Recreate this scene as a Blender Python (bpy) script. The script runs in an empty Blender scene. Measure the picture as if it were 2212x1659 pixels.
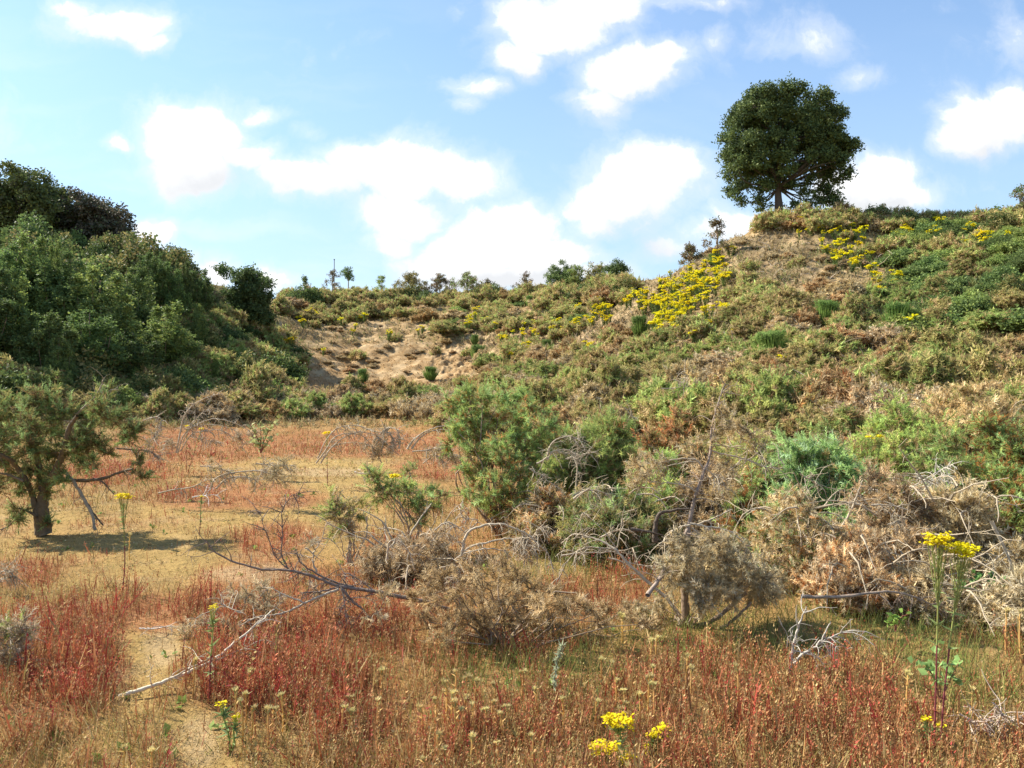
import bpy, math, random
import numpy as np
from mathutils import Vector

sc = bpy.context.scene
COL = sc.collection
R = math.radians

# ------------------------------------------------------------------ camera
CAMH = 2.0
F = 1700.0                      # focal length in units of a 2212 px wide frame
cam_d = bpy.data.cameras.new('camera')
cam_d.sensor_width = 36.0
cam_d.lens = 36.0 * F / 2212.0
cam_d.clip_start = 0.05
cam_d.clip_end = 3000.0
cam = bpy.data.objects.new('camera', cam_d)
COL.objects.link(cam)
cam.location = (0, 0, CAMH)
cam.rotation_euler = (R(90), 0, 0)
sc.camera = cam

# ------------------------------------------------------------------ light
SUN_EL = 42.0
SUN_AZ = (-0.90, 0.40)          # horizontal direction towards the sun
sd = bpy.data.lights.new('sun', 'SUN')
sd.energy = 5.0
sd.angle = R(0.6)
sd.color = (1.0, 0.93, 0.79)
sun = bpy.data.objects.new('sun', sd)
COL.objects.link(sun)
_h = Vector((SUN_AZ[0], SUN_AZ[1], 0)).normalized() * math.cos(R(SUN_EL))
_sv = Vector((_h.x, _h.y, math.sin(R(SUN_EL))))
sun.rotation_euler = _sv.to_track_quat('Z', 'Y').to_euler()

sc.view_settings.view_transform = 'Standard'
sc.view_settings.look = 'None'
sc.view_settings.exposure = 1.12
sc.view_settings.gamma = 1.0
sc.cycles.max_bounces = 7
sc.cycles.diffuse_bounces = 4
sc.cycles.glossy_bounces = 2
sc.cycles.transmission_bounces = 4
sc.cycles.transparent_max_bounces = 4
sc.cycles.use_denoising = True
sc.cycles.caustics_reflective = False
sc.cycles.caustics_refractive = False

# ------------------------------------------------------------------ world: Nishita sky with clouds by direction
w = bpy.data.worlds.new('World')
sc.world = w
w.use_nodes = True
nt = w.node_tree
for n in list(nt.nodes):
    nt.nodes.remove(n)
L = nt.links


def N(tree, typ, **kw):
    n = tree.nodes.new(typ)
    for k, v in kw.items():
        setattr(n, k, v)
    return n


def MATH(tree, op, a, b=None, c=None, clamp=False):
    n = tree.nodes.new('ShaderNodeMath')
    n.operation = op
    n.use_clamp = clamp
    for i, x in enumerate((a, b, c)):
        if x is None:
            continue
        if isinstance(x, (int, float)):
            n.inputs[i].default_value = x
        else:
            tree.links.new(x, n.inputs[i])
    return n.outputs[0]


def VM(tree, op, a, b=None):
    n = tree.nodes.new('ShaderNodeVectorMath')
    n.operation = op
    for i, x in enumerate((a, b)):
        if x is None:
            continue
        if isinstance(x, (tuple, list)):
            n.inputs[i].default_value = x
        else:
            tree.links.new(x, n.inputs[i])
    return n.outputs['Value'] if op in ('LENGTH', 'DOT_PRODUCT') else n.outputs[0]


sky = N(nt, 'ShaderNodeTexSky', sky_type='NISHITA')
sky.sun_disc = False
sky.sun_elevation = R(SUN_EL)
sky.sun_rotation = math.atan2(SUN_AZ[0], SUN_AZ[1])
sky.air_density = 1.0
sky.dust_density = 0.25
sky.ozone_density = 1.0
tc = N(nt, 'ShaderNodeTexCoord')
sep = N(nt, 'ShaderNodeSeparateXYZ')
L.new(tc.outputs['Generated'], sep.inputs[0])
dy = MATH(nt, 'MAXIMUM', MATH(nt, 'ABSOLUTE', sep.outputs[1]), 0.08)
px = MATH(nt, 'DIVIDE', sep.outputs[0], dy)
pz = MATH(nt, 'DIVIDE', sep.outputs[2], dy)
comb = N(nt, 'ShaderNodeCombineXYZ')
L.new(px, comb.inputs[0]); L.new(pz, comb.inputs[1]); L.new(sep.outputs[1], comb.inputs[2])
P0 = comb.outputs[0]
# distortion that gives ragged cloud edges
nz = N(nt, 'ShaderNodeTexNoise')
nz.inputs['Scale'].default_value = 7.0
nz.inputs['Detail'].default_value = 6.0
nz.inputs['Roughness'].default_value = 0.6
L.new(P0, nz.inputs['Vector'])
dis = VM(nt, 'SCALE', VM(nt, 'SUBTRACT', nz.outputs['Color'], (0.5, 0.5, 0.5)))
dis.node.inputs['Scale'].default_value = 0.085
P1 = VM(nt, 'ADD', P0, dis)


def ndc(u, v):
    return (u - 1106.0) / F, (829.5 - v) / F


# cloud lobes: (u, v, ru, rv, strength)
LOBES = [
    (250, 50, 110, 45, 1.0), (320, 90, 50, 30, 1.0), (180, 15, 60, 30, .8),
    (425, 290, 105, 72, 1.5), (405, 375, 85, 55, 1.3), (520, 345, 80, 40, .9), (560, 250, 60, 25, .6),
    (660, 290, 45, 25, .5), (255, 320, 40, 18, .8),
    (660, 395, 105, 45, 1.2), (760, 360, 95, 45, 1.2), (880, 370, 110, 62, 1.3), (990, 380, 80, 55, 1.2),
    (850, 450, 110, 45, 1.1), (840, 510, 70, 40, .8),
    (1090, 500, 110, 60, 1.4), (1030, 550, 150, 55, 1.4), (1160, 560, 110, 50, 1.3), (1100, 600, 180, 30, 1.2),
    (1400, 400, 115, 75, 1.3), (1450, 360, 75, 45, 1.1), (1330, 450, 100, 60, 1.3), (1300, 500, 70, 40, .9),
    (1200, 60, 120, 60, 1.2), (1120, 120, 70, 45, 1.1), (1290, 20, 100, 45, 1.1), (1040, 190, 70, 28, .8), (1010, 230, 40, 22, .6),
    (1370, 150, 120, 50, 1.1), (1290, 210, 70, 40, .8), (1450, 120, 60, 40, .9), (1480, 10, 120, 25, .6),
    (1740, 95, 100, 40, .62), (1840, 180, 70, 28, .5), (1550, 90, 50, 25, .4), (1000, 20, 55, 30, .45), (2010, 20, 80, 22, .3),
    (2150, 270, 110, 55, 1.25), (2190, 230, 60, 45, 1.1), (2080, 310, 70, 38, 1.0), (2210, 90, 55, 55, .6), (2050, 240, 90, 22, .45),
    (1910, 390, 90, 55, 1.2), (1950, 430, 90, 40, 1.2), (1850, 430, 90, 50, 1.1), (1640, 470, 90, 30, .8), (1560, 500, 110, 30, .7),
    (300, 510, 60, 30, 1.1), (460, 590, 60, 30, 1.0), (600, 610, 60, 25, .9), (350, 560, 60, 30, .7), (1480, 530, 80, 22, .6),
    (-250, 300, 180, 80, 1.2), (-300, 60, 140, 60, 1.0), (2500, 150, 160, 70, 1.1), (2600, 400, 170, 60, 1.2), (700, -160, 200, 60, .9), (1700, -200, 220, 70, .9),
]
acc = None; und = None
for (u, v, ru, rv, s) in LOBES:
    cx, cz = ndc(u, v)
    q = VM(nt, 'SUBTRACT', P1, (cx, cz, 0.9))
    q = VM(nt, 'MULTIPLY', q, (F / ru, F / rv, 0.0))
    d = MATH(nt, 'MULTIPLY', VM(nt, 'DOT_PRODUCT', q, q), -0.72)
    g = MATH(nt, 'MULTIPLY', MATH(nt, 'EXPONENT', d), min(s, 1.25))
    qy = MATH(nt, 'MULTIPLY', VM(nt, 'DOT_PRODUCT', q, (0, -1, 0)), g)
    acc = g if acc is None else MATH(nt, 'MAXIMUM', acc, g)
    und = qy if und is None else MATH(nt, 'ADD', und, qy)
nz2 = N(nt, 'ShaderNodeTexNoise')
nz2.inputs['Scale'].default_value = 10.5
nz2.inputs['Detail'].default_value = 9.0
nz2.inputs['Roughness'].default_value = 0.62
nz2.inputs['Distortion'].default_value = 0.35
L.new(P1, nz2.inputs['Vector'])
accn = MATH(nt, 'ADD', acc, MATH(nt, 'MULTIPLY', MATH(nt, 'SUBTRACT', nz2.outputs['Fac'], 0.5), 1.45))
mr = N(nt, 'ShaderNodeMapRange', interpolation_type='SMOOTHSTEP')
mr.inputs[1].default_value = 0.36
mr.inputs[2].default_value = 0.84
L.new(accn, mr.inputs[0])
mrw = N(nt, 'ShaderNodeMapRange', interpolation_type='SMOOTHSTEP')
mrw.inputs[1].default_value = 0.10
mrw.inputs[2].default_value = 0.70
mrw.inputs[4].default_value = 0.40
L.new(accn, mrw.inputs[0])
cumulus = MATH(nt, 'MAXIMUM', mr.outputs[0], mrw.outputs[0])
# thin cirrus veil in flat streaks, denser low down
mp = N(nt, 'ShaderNodeMapping')
mp.inputs['Scale'].default_value = (1.6, 11.0, 1.0)
mp.inputs['Rotation'].default_value = (0, 0, R(-4))
L.new(P1, mp.inputs['Vector'])
nz3 = N(nt, 'ShaderNodeTexNoise')
nz3.inputs['Scale'].default_value = 1.7
nz3.inputs['Detail'].default_value = 5.0
L.new(mp.outputs[0], nz3.inputs['Vector'])
mr3 = N(nt, 'ShaderNodeMapRange', interpolation_type='SMOOTHSTEP')
mr3.inputs[1].default_value = 0.47
mr3.inputs[2].default_value = 0.75
L.new(nz3.outputs['Fac'], mr3.inputs[0])
lowf = N(nt, 'ShaderNodeMapRange')
lowf.inputs[1].default_value = 0.48
lowf.inputs[2].default_value = 0.10
lowf.inputs[3].default_value = 0.15
lowf.inputs[4].default_value = 0.75
L.new(pz, lowf.inputs[0])
leftf = N(nt, 'ShaderNodeMapRange')
leftf.inputs[1].default_value = 0.35
leftf.inputs[2].default_value = -0.45
leftf.inputs[3].default_value = 0.25
leftf.inputs[4].default_value = 1.0
L.new(px, leftf.inputs[0])
cir = MATH(nt, 'MULTIPLY', MATH(nt, 'MULTIPLY', mr3.outputs[0], lowf.outputs[0]), leftf.outputs[0])
alpha = MATH(nt, 'MAXIMUM', cumulus, MATH(nt, 'MULTIPLY', cir, 0.5), clamp=True)
# soft grey undersides inside the thick cloud
thick = N(nt, 'ShaderNodeMapRange')
thick.inputs[1].default_value = 0.0
thick.inputs[2].default_value = 1.1
thick.inputs[3].default_value = 1.0
thick.inputs[4].default_value = 0.0
L.new(MATH(nt, 'ADD', und, MATH(nt, 'MULTIPLY', MATH(nt, 'SUBTRACT', nz2.outputs['Fac'], 0.5), 1.6)), thick.inputs[0])
ccol = N(nt, 'ShaderNodeMix', data_type='RGBA')
ccol.inputs[6].default_value = (3.75, 3.85, 4.0, 1)
ccol.inputs[7].default_value = (5.2, 5.2, 5.2, 1)
L.new(thick.outputs[0], ccol.inputs[0])
# slight lift of the clear sky
skym = N(nt, 'ShaderNodeMix', data_type='RGBA', blend_type='MULTIPLY')
skym.inputs[0].default_value = 1.0
skym.inputs[7].default_value = (0.87, 0.965, 1.03, 1)
L.new(sky.outputs[0], skym.inputs[6])
hz = N(nt, 'ShaderNodeMapRange', interpolation_type='SMOOTHSTEP')
hz.inputs[1].default_value = 0.55
hz.inputs[2].default_value = 0.0
hz.inputs[3].default_value = 0.12
hz.inputs[4].default_value = 0.72
L.new(pz, hz.inputs[0])
hzm = N(nt, 'ShaderNodeMix', data_type='RGBA')
hzm.inputs[7].default_value = (2.45, 3.20, 3.95, 1)
L.new(hz.outputs[0], hzm.inputs[0]); L.new(skym.outputs[2], hzm.inputs[6])
mixc = N(nt, 'ShaderNodeMix', data_type='RGBA')
L.new(alpha, mixc.inputs[0])
L.new(hzm.outputs[2], mixc.inputs[6])
L.new(ccol.outputs[2], mixc.inputs[7])
bg = N(nt, 'ShaderNodeBackground')
bg.inputs['Strength'].default_value = 0.108
L.new(mixc.outputs[2], bg.inputs[0])
wo = N(nt, 'ShaderNodeOutputWorld')
L.new(bg.outputs[0], wo.inputs[0])

# ------------------------------------------------------------------ helpers
RNG = np.random.default_rng(7)


def unit(v):
    return v / np.maximum(np.linalg.norm(v, axis=-1, keepdims=True), 1e-9)


_tab = np.random.default_rng(99).random((256, 256))


def vnoise(x, y):
    xi = np.floor(x).astype(int); yi = np.floor(y).astype(int)
    fx = x - xi; fy = y - yi
    fx = fx * fx * (3 - 2 * fx); fy = fy * fy * (3 - 2 * fy)
    a = _tab[xi % 256, yi % 256]; b = _tab[(xi + 1) % 256, yi % 256]
    c = _tab[xi % 256, (yi + 1) % 256]; d = _tab[(xi + 1) % 256, (yi + 1) % 256]
    return (a * (1 - fx) + b * fx) * (1 - fy) + (c * (1 - fx) + d * fx) * fy


def fbm(x, y, s=1.0, o=4, seed=0):
    x = np.asarray(x, float) * s + seed * 17.3; y = np.asarray(y, float) * s + seed * 9.1
    t = 0; a = 0.5; n = 0
    for i in range(o):
        t = t + a * vnoise(x, y); n += a
        x = x * 2.03 + 5.1; y = y * 2.03 + 1.7; a *= 0.5
    return t / n - 0.5            # about -0.5..0.5


class MB:
    """collects triangles and quads with a colour per vertex"""
    def __init__(self):
        self.V = []; self.C = []; self.T = []; self.Q = []; self.n = 0

    def add(self, V, F, C):
        V = np.asarray(V, np.float32).reshape(-1, 3)
        C = np.asarray(C, np.float32)
        if C.ndim == 1:
            C = np.repeat(C[None], len(V), 0)
        F = np.asarray(F, np.int64)
        (self.T if F.shape[1] == 3 else self.Q).append(F + self.n)
        self.V.append(V); self.C.append(C); self.n += len(V)

    def build(self, name, mat, parent=None, smooth=False, link=True):
        me = bpy.data.meshes.new(name)
        V = np.concatenate(self.V); C = np.concatenate(self.C)
        T = np.concatenate(self.T) if self.T else np.zeros((0, 3), np.int64)
        Q = np.concatenate(self.Q) if self.Q else np.zeros((0, 4), np.int64)
        me.vertices.add(len(V)); me.vertices.foreach_set('co', V.ravel())
        nl = len(T) * 3 + len(Q) * 4
        me.loops.add(nl)
        me.loops.foreach_set('vertex_index', np.concatenate([T.ravel(), Q.ravel()]).astype(np.int32))
        me.polygons.add(len(T) + len(Q))
        ls = np.concatenate([np.arange(len(T)) * 3, len(T) * 3 + np.arange(len(Q)) * 4]).astype(np.int32)
        me.polygons.foreach_set('loop_start', ls)
        try:
            lt = np.concatenate([np.full(len(T), 3), np.full(len(Q), 4)]).astype(np.int32)
            me.polygons.foreach_set('loop_total', lt)
        except Exception:
            pass
        if smooth:
            me.polygons.foreach_set('use_smooth', np.ones(len(T) + len(Q), bool))
        at = me.color_attributes.new('Col', 'FLOAT_COLOR', 'POINT')
        C4 = np.ones((len(V), 4), np.float32); C4[:, :3] = C
        at.data.foreach_set('color', C4.ravel())
        me.update(calc_edges=True)
        me.materials.append(mat)
        ob = bpy.data.objects.new(name, me)
        if link:
            COL.objects.link(ob)
        if parent is not None:
            ob.parent = parent
        return ob


def tag(o, label, cat, group=None, kind=None):
    if label: o['label'] = label
    if cat: o['category'] = cat
    if group: o['group'] = group
    if kind: o['kind'] = kind
    return o


def thing(name, loc, label, cat, group=None, rz=0.0):
    o = bpy.data.objects.new(name, None)
    COL.objects.link(o)
    o.empty_display_size = 0.2
    o.location = loc; o.rotation_euler = (0, 0, rz)
    return tag(o, label, cat, group)


def copy_thing(src, loc, rz, s, label, group, tilt=(0, 0)):
    c = src.copy(); COL.objects.link(c)
    c.location = loc; c.rotation_euler = (tilt[0], tilt[1], rz)
    c.scale = s if hasattr(s, '__len__') else (s, s, s)
    c['label'] = label; c['group'] = group
    for ch in list(src.children):
        d = ch.copy(); COL.objects.link(d); d.parent = c
        for g in list(ch.children):
            e = g.copy(); COL.objects.link(e); e.parent = d
    return c


def frames(D, roll):
    """rotation matrices whose z column is D"""
    D = unit(D)
    ref = np.where(np.abs(D[:, 2:3]) > 0.9, np.array([[1., 0, 0]]), np.array([[0, 0, 1.]]))
    X = unit(np.cross(ref, D)); Y = np.cross(D, X)
    c = np.cos(roll)[:, None]; s = np.sin(roll)[:, None]
    X2 = X * c + Y * s; Y2 = -X * s + Y * c
    return np.stack([X2, Y2, D], axis=2)


def inst(mb, tpl, pos, D, scale, col, rng, jit=0.0):
    tv, tf, ts = tpl
    n = len(pos)
    if n == 0:
        return
    M = frames(D, rng.random(n) * 6.283)
    sc_ = np.asarray(scale, float)
    if sc_.ndim == 1: sc_ = sc_[:, None]
    loc = tv[None] * sc_[:, None, :]
    V = np.einsum('nij,nkj->nki', M, loc) + pos[:, None, :]
    k = len(tv)
    Fc = (tf[None] + (np.arange(n) * k)[:, None, None]).reshape(-1, tf.shape[1])
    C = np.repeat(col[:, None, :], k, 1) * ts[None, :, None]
    mb.add(V.reshape(-1, 3), Fc, C.reshape(-1, 3))


def batch_wander(rng, P, D, Ln, n=5, wob=0.25, grav=0.0):
    N_ = len(P); out = np.zeros((N_, n + 1, 3)); out[:, 0] = P
    d = unit(D.copy()); st = (np.asarray(Ln) / n)[:, None]
    for i in range(n):
        d = unit(d + rng.normal(size=(N_, 3)) * wob + np.array([0, 0, -grav]))
        out[:, i + 1] = out[:, i] + d * st
    return out


def batch_tube(mb, P, Rr, sides, col):
    N_, K, _ = P.shape
    T = np.empty_like(P)
    T[:, 1:-1] = P[:, 2:] - P[:, :-2]; T[:, 0] = P[:, 1] - P[:, 0]; T[:, -1] = P[:, -1] - P[:, -2]
    T = unit(T)
    ref = np.array([0.31, 0.17, 0.93])
    X = unit(np.cross(T, ref)); Y = np.cross(T, X)
    a = np.arange(sides) / sides * 6.28318
    ring = X[:, :, None] * np.cos(a)[None, None, :, None] + Y[:, :, None] * np.sin(a)[None, None, :, None]
    V = P[:, :, None] + ring * Rr[:, :, None, None]
    i = np.arange(K - 1)[:, None] * sides; j = np.arange(sides)[None]; j2 = (j + 1) % sides
    f = np.stack([i + j, i + j2, i + sides + j2, i + sides + j], -1).reshape(-1, 4)
    Fc = (f[None] + (np.arange(N_) * K * sides)[:, None, None]).reshape(-1, 4)
    C = np.repeat(np.asarray(col, float).reshape(-1, 3) if np.ndim(col) > 1 else np.tile(col, (N_, 1)), K * sides, 0)
    mb.add(V.reshape(-1, 3), Fc, C)


def smooth_line(P, n=24):
    """Catmull-Rom through control points"""
    P = np.asarray(P, float)
    Q = np.vstack([2 * P[0] - P[1], P, 2 * P[-1] - P[-2]])
    t = np.linspace(0, len(P) - 1, n); k = np.minimum(t.astype(int), len(P) - 2); f = (t - k)[:, None]
    a, b, c, d = Q[k], Q[k + 1], Q[k + 2], Q[k + 3]
    return 0.5 * ((2 * b) + (-a + c) * f + (2 * a - 5 * b + 4 * c - d) * f ** 2 + (-a + 3 * b - 3 * c + d) * f ** 3)


# templates: vertices, faces, shade factor per vertex -------------------------
def tpl_spines(n, ln, wd, seed, axis=True, spread=0.9):
    r = np.random.default_rng(seed)
    V = []; Fc = []; S = []
    if axis:
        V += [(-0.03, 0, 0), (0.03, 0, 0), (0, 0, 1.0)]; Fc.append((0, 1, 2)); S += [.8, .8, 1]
    for i in range(n):
        t = (i + 0.5) / n * 0.9
        a = i * 2.399 + r.random() * .5
        l = ln * (1.1 - 0.5 * t) * r.uniform(.7, 1.2)
        o = np.array([math.cos(a), math.sin(a), 0]); p = np.array([-math.sin(a), math.cos(a), 0])
        b = np.array([0, 0, t])
        tip = b + o * l * spread + np.array([0, 0, l * r.uniform(.3, .9)])
        k = len(V)
        V += [tuple(b - p * wd / 2), tuple(b + p * wd / 2), tuple(tip)]
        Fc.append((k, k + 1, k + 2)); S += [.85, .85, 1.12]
    return np.array(V, float), np.array(Fc), np.array(S, float)


SPRIG = tpl_spines(15, 0.36, 0.075, 1)
SPRIG_FAR = tpl_spines(8, 0.6, 0.19, 2, axis=False)
LEAF = (np.array([(0, 0, 0), (0.36, 0.08, 0.45), (0, -0.05, 1.0), (-0.36, 0.08, 0.45)], float),
        np.array([(0, 1, 2), (0, 2, 3)]), np.array([.92, 1, 1.05, .97]))


def tpl_leafclump(n, seed):
    r = np.random.default_rng(seed); V = []; Fc = []; S = []
    for i in range(n):
        p = r.normal(size=3) * 0.45
        a = unit(r.normal(size=3) + np.array([0, 0, .2])); b = unit(np.cross(a, r.normal(size=3)))
        s = r.uniform(.5, .9); k = len(V); sh = r.uniform(.8, 1.2)
        V += [p, p + a * s * .5 + b * s * .32, p + a * s, p + a * s * .5 - b * s * .32]
        Fc += [(k, k + 1, k + 2), (k, k + 2, k + 3)]; S += [sh] * 4
    return np.array(V), np.array(Fc), np.array(S)


LCLUMP = tpl_leafclump(6, 5)
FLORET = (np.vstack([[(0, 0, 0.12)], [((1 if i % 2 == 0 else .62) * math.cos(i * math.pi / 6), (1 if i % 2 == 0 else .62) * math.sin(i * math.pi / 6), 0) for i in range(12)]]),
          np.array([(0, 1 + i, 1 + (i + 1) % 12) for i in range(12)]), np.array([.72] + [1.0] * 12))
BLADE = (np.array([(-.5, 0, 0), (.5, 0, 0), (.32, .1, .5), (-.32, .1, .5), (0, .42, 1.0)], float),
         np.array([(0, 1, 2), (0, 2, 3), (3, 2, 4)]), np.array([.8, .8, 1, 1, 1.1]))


def tpl_sorrel(seed):
    r = np.random.default_rng(seed)
    V = [(-.018, 0, 0), (.018, 0, 0), (.04, .03, .55), (.005, .03, .55), (.06, .07, 1.0)]
    Fc = [(0, 1, 2), (0, 2, 3), (3, 2, 4)]; S = [.75, .75, .95, .95, 1.0]
    for i in range(10):
        t = r.uniform(.30, 1.0); a = r.uniform(0, 6.28); w_ = r.uniform(.022, .045)
        c = np.array([.03 * t, .05 * t, t]) + np.array([math.cos(a), math.sin(a), .6]) * r.uniform(.0, .1)
        d = np.array([math.cos(a), math.sin(a), 1.2]) * w_; e = np.array([-math.sin(a), math.cos(a), 0]) * w_ * .5
        k = len(V); V += [tuple(c - d * .5), tuple(c + e), tuple(c + d), tuple(c - e)]
        Fc += [(k, k + 1, k + 2), (k, k + 2, k + 3)]; sh = r.uniform(.8, 1.3); S += [sh] * 4
    return np.array(V, float), np.array(Fc), np.array(S, float)


SORREL = [tpl_sorrel(s) for s in (11, 12, 13)]

# ------------------------------------------------------------------ materials
def mat_foliage(name, trans=0.22, rough=0.65, var=0.25, spec=0.25):
    m = bpy.data.materials.new(name); m.use_nodes = True
    t = m.node_tree; t.nodes.clear()
    at = N(t, 'ShaderNodeAttribute', attribute_name='Col')
    oi = N(t, 'ShaderNodeObjectInfo')
    hs = N(t, 'ShaderNodeHueSaturation')
    t.links.new(at.outputs['Color'], hs.inputs['Color'])
    t.links.new(MATH(t, 'ADD', MATH(t, 'MULTIPLY', oi.outputs['Random'], 0.02), 0.49), hs.inputs['Hue'])
    rv = MATH(t, 'FRACT', MATH(t, 'MULTIPLY', oi.outputs['Random'], 7.31))
    nz_ = N(t, 'ShaderNodeTexNoise'); nz_.inputs['Scale'].default_value = 3.0; nz_.inputs['Detail'].default_value = 3
    ge = N(t, 'ShaderNodeNewGeometry'); t.links.new(ge.outputs['Position'], nz_.inputs['Vector'])
    val = MATH(t, 'ADD', MATH(t, 'MULTIPLY', rv, var), 1.0 - var / 2)
    val = MATH(t, 'MULTIPLY', val, MATH(t, 'ADD', MATH(t, 'MULTIPLY', nz_.outputs['Fac'], 0.6), 0.7))
    t.links.new(val, hs.inputs['Value'])
    p = N(t, 'ShaderNodeBsdfPrincipled')
    p.inputs['Roughness'].default_value = rough
    p.inputs['Specular IOR Level'].default_value = spec
    t.links.new(hs.outputs[0], p.inputs['Base Color'])
    tr = N(t, 'ShaderNodeBsdfTranslucent')
    t.links.new(hs.outputs[0], tr.inputs['Color'])
    mx = N(t, 'ShaderNodeMixShader'); mx.inputs[0].default_value = trans
    t.links.new(p.outputs[0], mx.inputs[1]); t.links.new(tr.outputs[0], mx.inputs[2])
    o = N(t, 'ShaderNodeOutputMaterial'); t.links.new(mx.outputs[0], o.inputs[0])
    return m


def mat_bark(name):
    m = bpy.data.materials.new(name); m.use_nodes = True
    t = m.node_tree; t.nodes.clear()
    at = N(t, 'ShaderNodeAttribute', attribute_name='Col')
    ge = N(t, 'ShaderNodeNewGeometry')
    nz_ = N(t, 'ShaderNodeTexNoise'); nz_.inputs['Scale'].default_value = 26.0; nz_.inputs['Detail'].default_value = 5
    t.links.new(ge.outputs['Position'], nz_.inputs['Vector'])
    f = MATH(t, 'ADD', MATH(t, 'MULTIPLY', nz_.outputs['Fac'], 1.1), 0.45)
    mx = N(t, 'ShaderNodeMix', data_type='RGBA', blend_type='MULTIPLY'); mx.inputs[0].default_value = 1
    cb = N(t, 'ShaderNodeCombineColor')
    for i in range(3): t.links.new(f, cb.inputs[i])
    t.links.new(at.outputs['Color'], mx.inputs[6]); t.links.new(cb.outputs[0], mx.inputs[7])
    p = N(t, 'ShaderNodeBsdfPrincipled'); p.inputs['Roughness'].default_value = .8
    p.inputs['Specular IOR Level'].default_value = .2
    t.links.new(mx.outputs[2], p.inputs['Base Color'])
    bp = N(t, 'ShaderNodeBump'); bp.inputs['Strength'].default_value = .6; bp.inputs['Distance'].default_value = .01
    t.links.new(nz_.outputs['Fac'], bp.inputs['Height']); t.links.new(bp.outputs[0], p.inputs['Normal'])
    o = N(t, 'ShaderNodeOutputMaterial'); t.links.new(p.outputs[0], o.inputs[0])
    return m


def mat_ground():
    m = bpy.data.materials.new('ground_soil'); m.use_nodes = True
    t = m.node_tree; t.nodes.clear()
    at = N(t, 'ShaderNodeAttribute', attribute_name='Col')
    ge = N(t, 'ShaderNodeNewGeometry')

    def noise(sc_, det=5, ro=.6):
        n = N(t, 'ShaderNodeTexNoise'); n.inputs['Scale'].default_value = sc_; n.inputs['Detail'].default_value = det
        n.inputs['Roughness'].default_value = ro; t.links.new(ge.outputs['Position'], n.inputs['Vector']); return n.outputs['Fac']
    a = noise(2.2); b = noise(14, 6, .7); c = noise(70, 4, .7)
    f = MATH(t, 'ADD', MATH(t, 'ADD', MATH(t, 'MULTIPLY', a, .7), MATH(t, 'MULTIPLY', b, .9)), MATH(t, 'MULTIPLY', c, .9))
    f = MATH(t, 'SUBTRACT', f, .27)
    cb = N(t, 'ShaderNodeCombineColor')
    for i in range(3): t.links.new(f, cb.inputs[i])
    mx = N(t, 'ShaderNodeMix', data_type='RGBA', blend_type='MULTIPLY'); mx.inputs[0].default_value = 1
    t.links.new(at.outputs['Color'], mx.inputs[6]); t.links.new(cb.outputs[0], mx.inputs[7])
    p = N(t, 'ShaderNodeBsdfPrincipled'); p.inputs['Roughness'].default_value = .95
    p.inputs['Specular IOR Level'].default_value = .1
    t.links.new(mx.outputs[2], p.inputs['Base Color'])
    bp = N(t, 'ShaderNodeBump'); bp.inputs['Strength'].default_value = .8; bp.inputs['Distance'].default_value = .05
    t.links.new(MATH(t, 'ADD', b, MATH(t, 'MULTIPLY', c, .3)), bp.inputs['Height'])
    t.links.new(bp.outputs[0], p.inputs['Normal'])
    o = N(t, 'ShaderNodeOutputMaterial'); t.links.new(p.outputs[0], o.inputs[0])
    return m


M_GORSE = mat_foliage('gorse_spines', .38, .7, .35, .12)
M_DEAD = mat_foliage('dead_spines', .3, .85, .3, .08)
M_LEAF = mat_foliage('broad_leaves', .38, .6, .25, .2)
M_OAK = mat_foliage('oak_leaves', .22, .6, .1, .2)
M_HERB = mat_foliage('herb_stems', .2, .7, .2, .2)
M_PETAL = mat_foliage('yellow_petals', .3, .7, .12, .1)
M_BARK = mat_bark('bark')
M_GROUND = mat_ground()

# ------------------------------------------------------------------ terrain
def W(u, v, D):
    return ((u - 1106.) / F * D, D, CAMH - (v - 829.5) / F * D)


ctrl = []
for (u, rows) in [
    (2650, [(900, 15), (740, 22), (560, 32), (430, 42)]),
    (2200, [(905, 18), (790, 24), (660, 32), (555, 40), (485, 47)]),
    (1900, [(900, 20), (800, 27), (700, 34), (600, 42), (515, 50), (482, 55)]),
    (1650, [(900, 22), (800, 29), (700, 36), (600, 44), (525, 51), (485, 57)]),
    (1500, [(890, 24), (790, 32), (705, 40), (625, 48), (552, 57)]),
    (1360, [(880, 27), (805, 35), (725, 46), (665, 56), (618, 67)]),
    (1200, [(872, 32), (805, 42), (742, 52), (694, 62), (640, 76)]),
    (1000, [(872, 38), (828, 49), (748, 60), (700, 68), (650, 83)]),
    (800, [(882, 40), (830, 50), (744, 61), (694, 70), (650, 84)]),
    (650, [(877, 38), (824, 50), (734, 60), (684, 70), (648, 82)]),
    (560, [(875, 36), (790, 46), (705, 55), (645, 66)]),
    (450, [(885, 33), (790, 40), (690, 48), (612, 56)]),
    (250, [(890, 29), (790, 36), (670, 43), (600, 49)]),
    (50, [(905, 26), (790, 32), (660, 38), (580, 44)]),
    (-400, [(920, 21), (780, 27), (620, 35), (540, 42)]),
]:
    for (v, D) in rows:
        ctrl.append(W(u, v, D))
for x in (-13, -7, -2, 3):
    for y in (-15, 2, 9, 16, 23):
        ctrl.append((x, y, 0.0))
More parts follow.
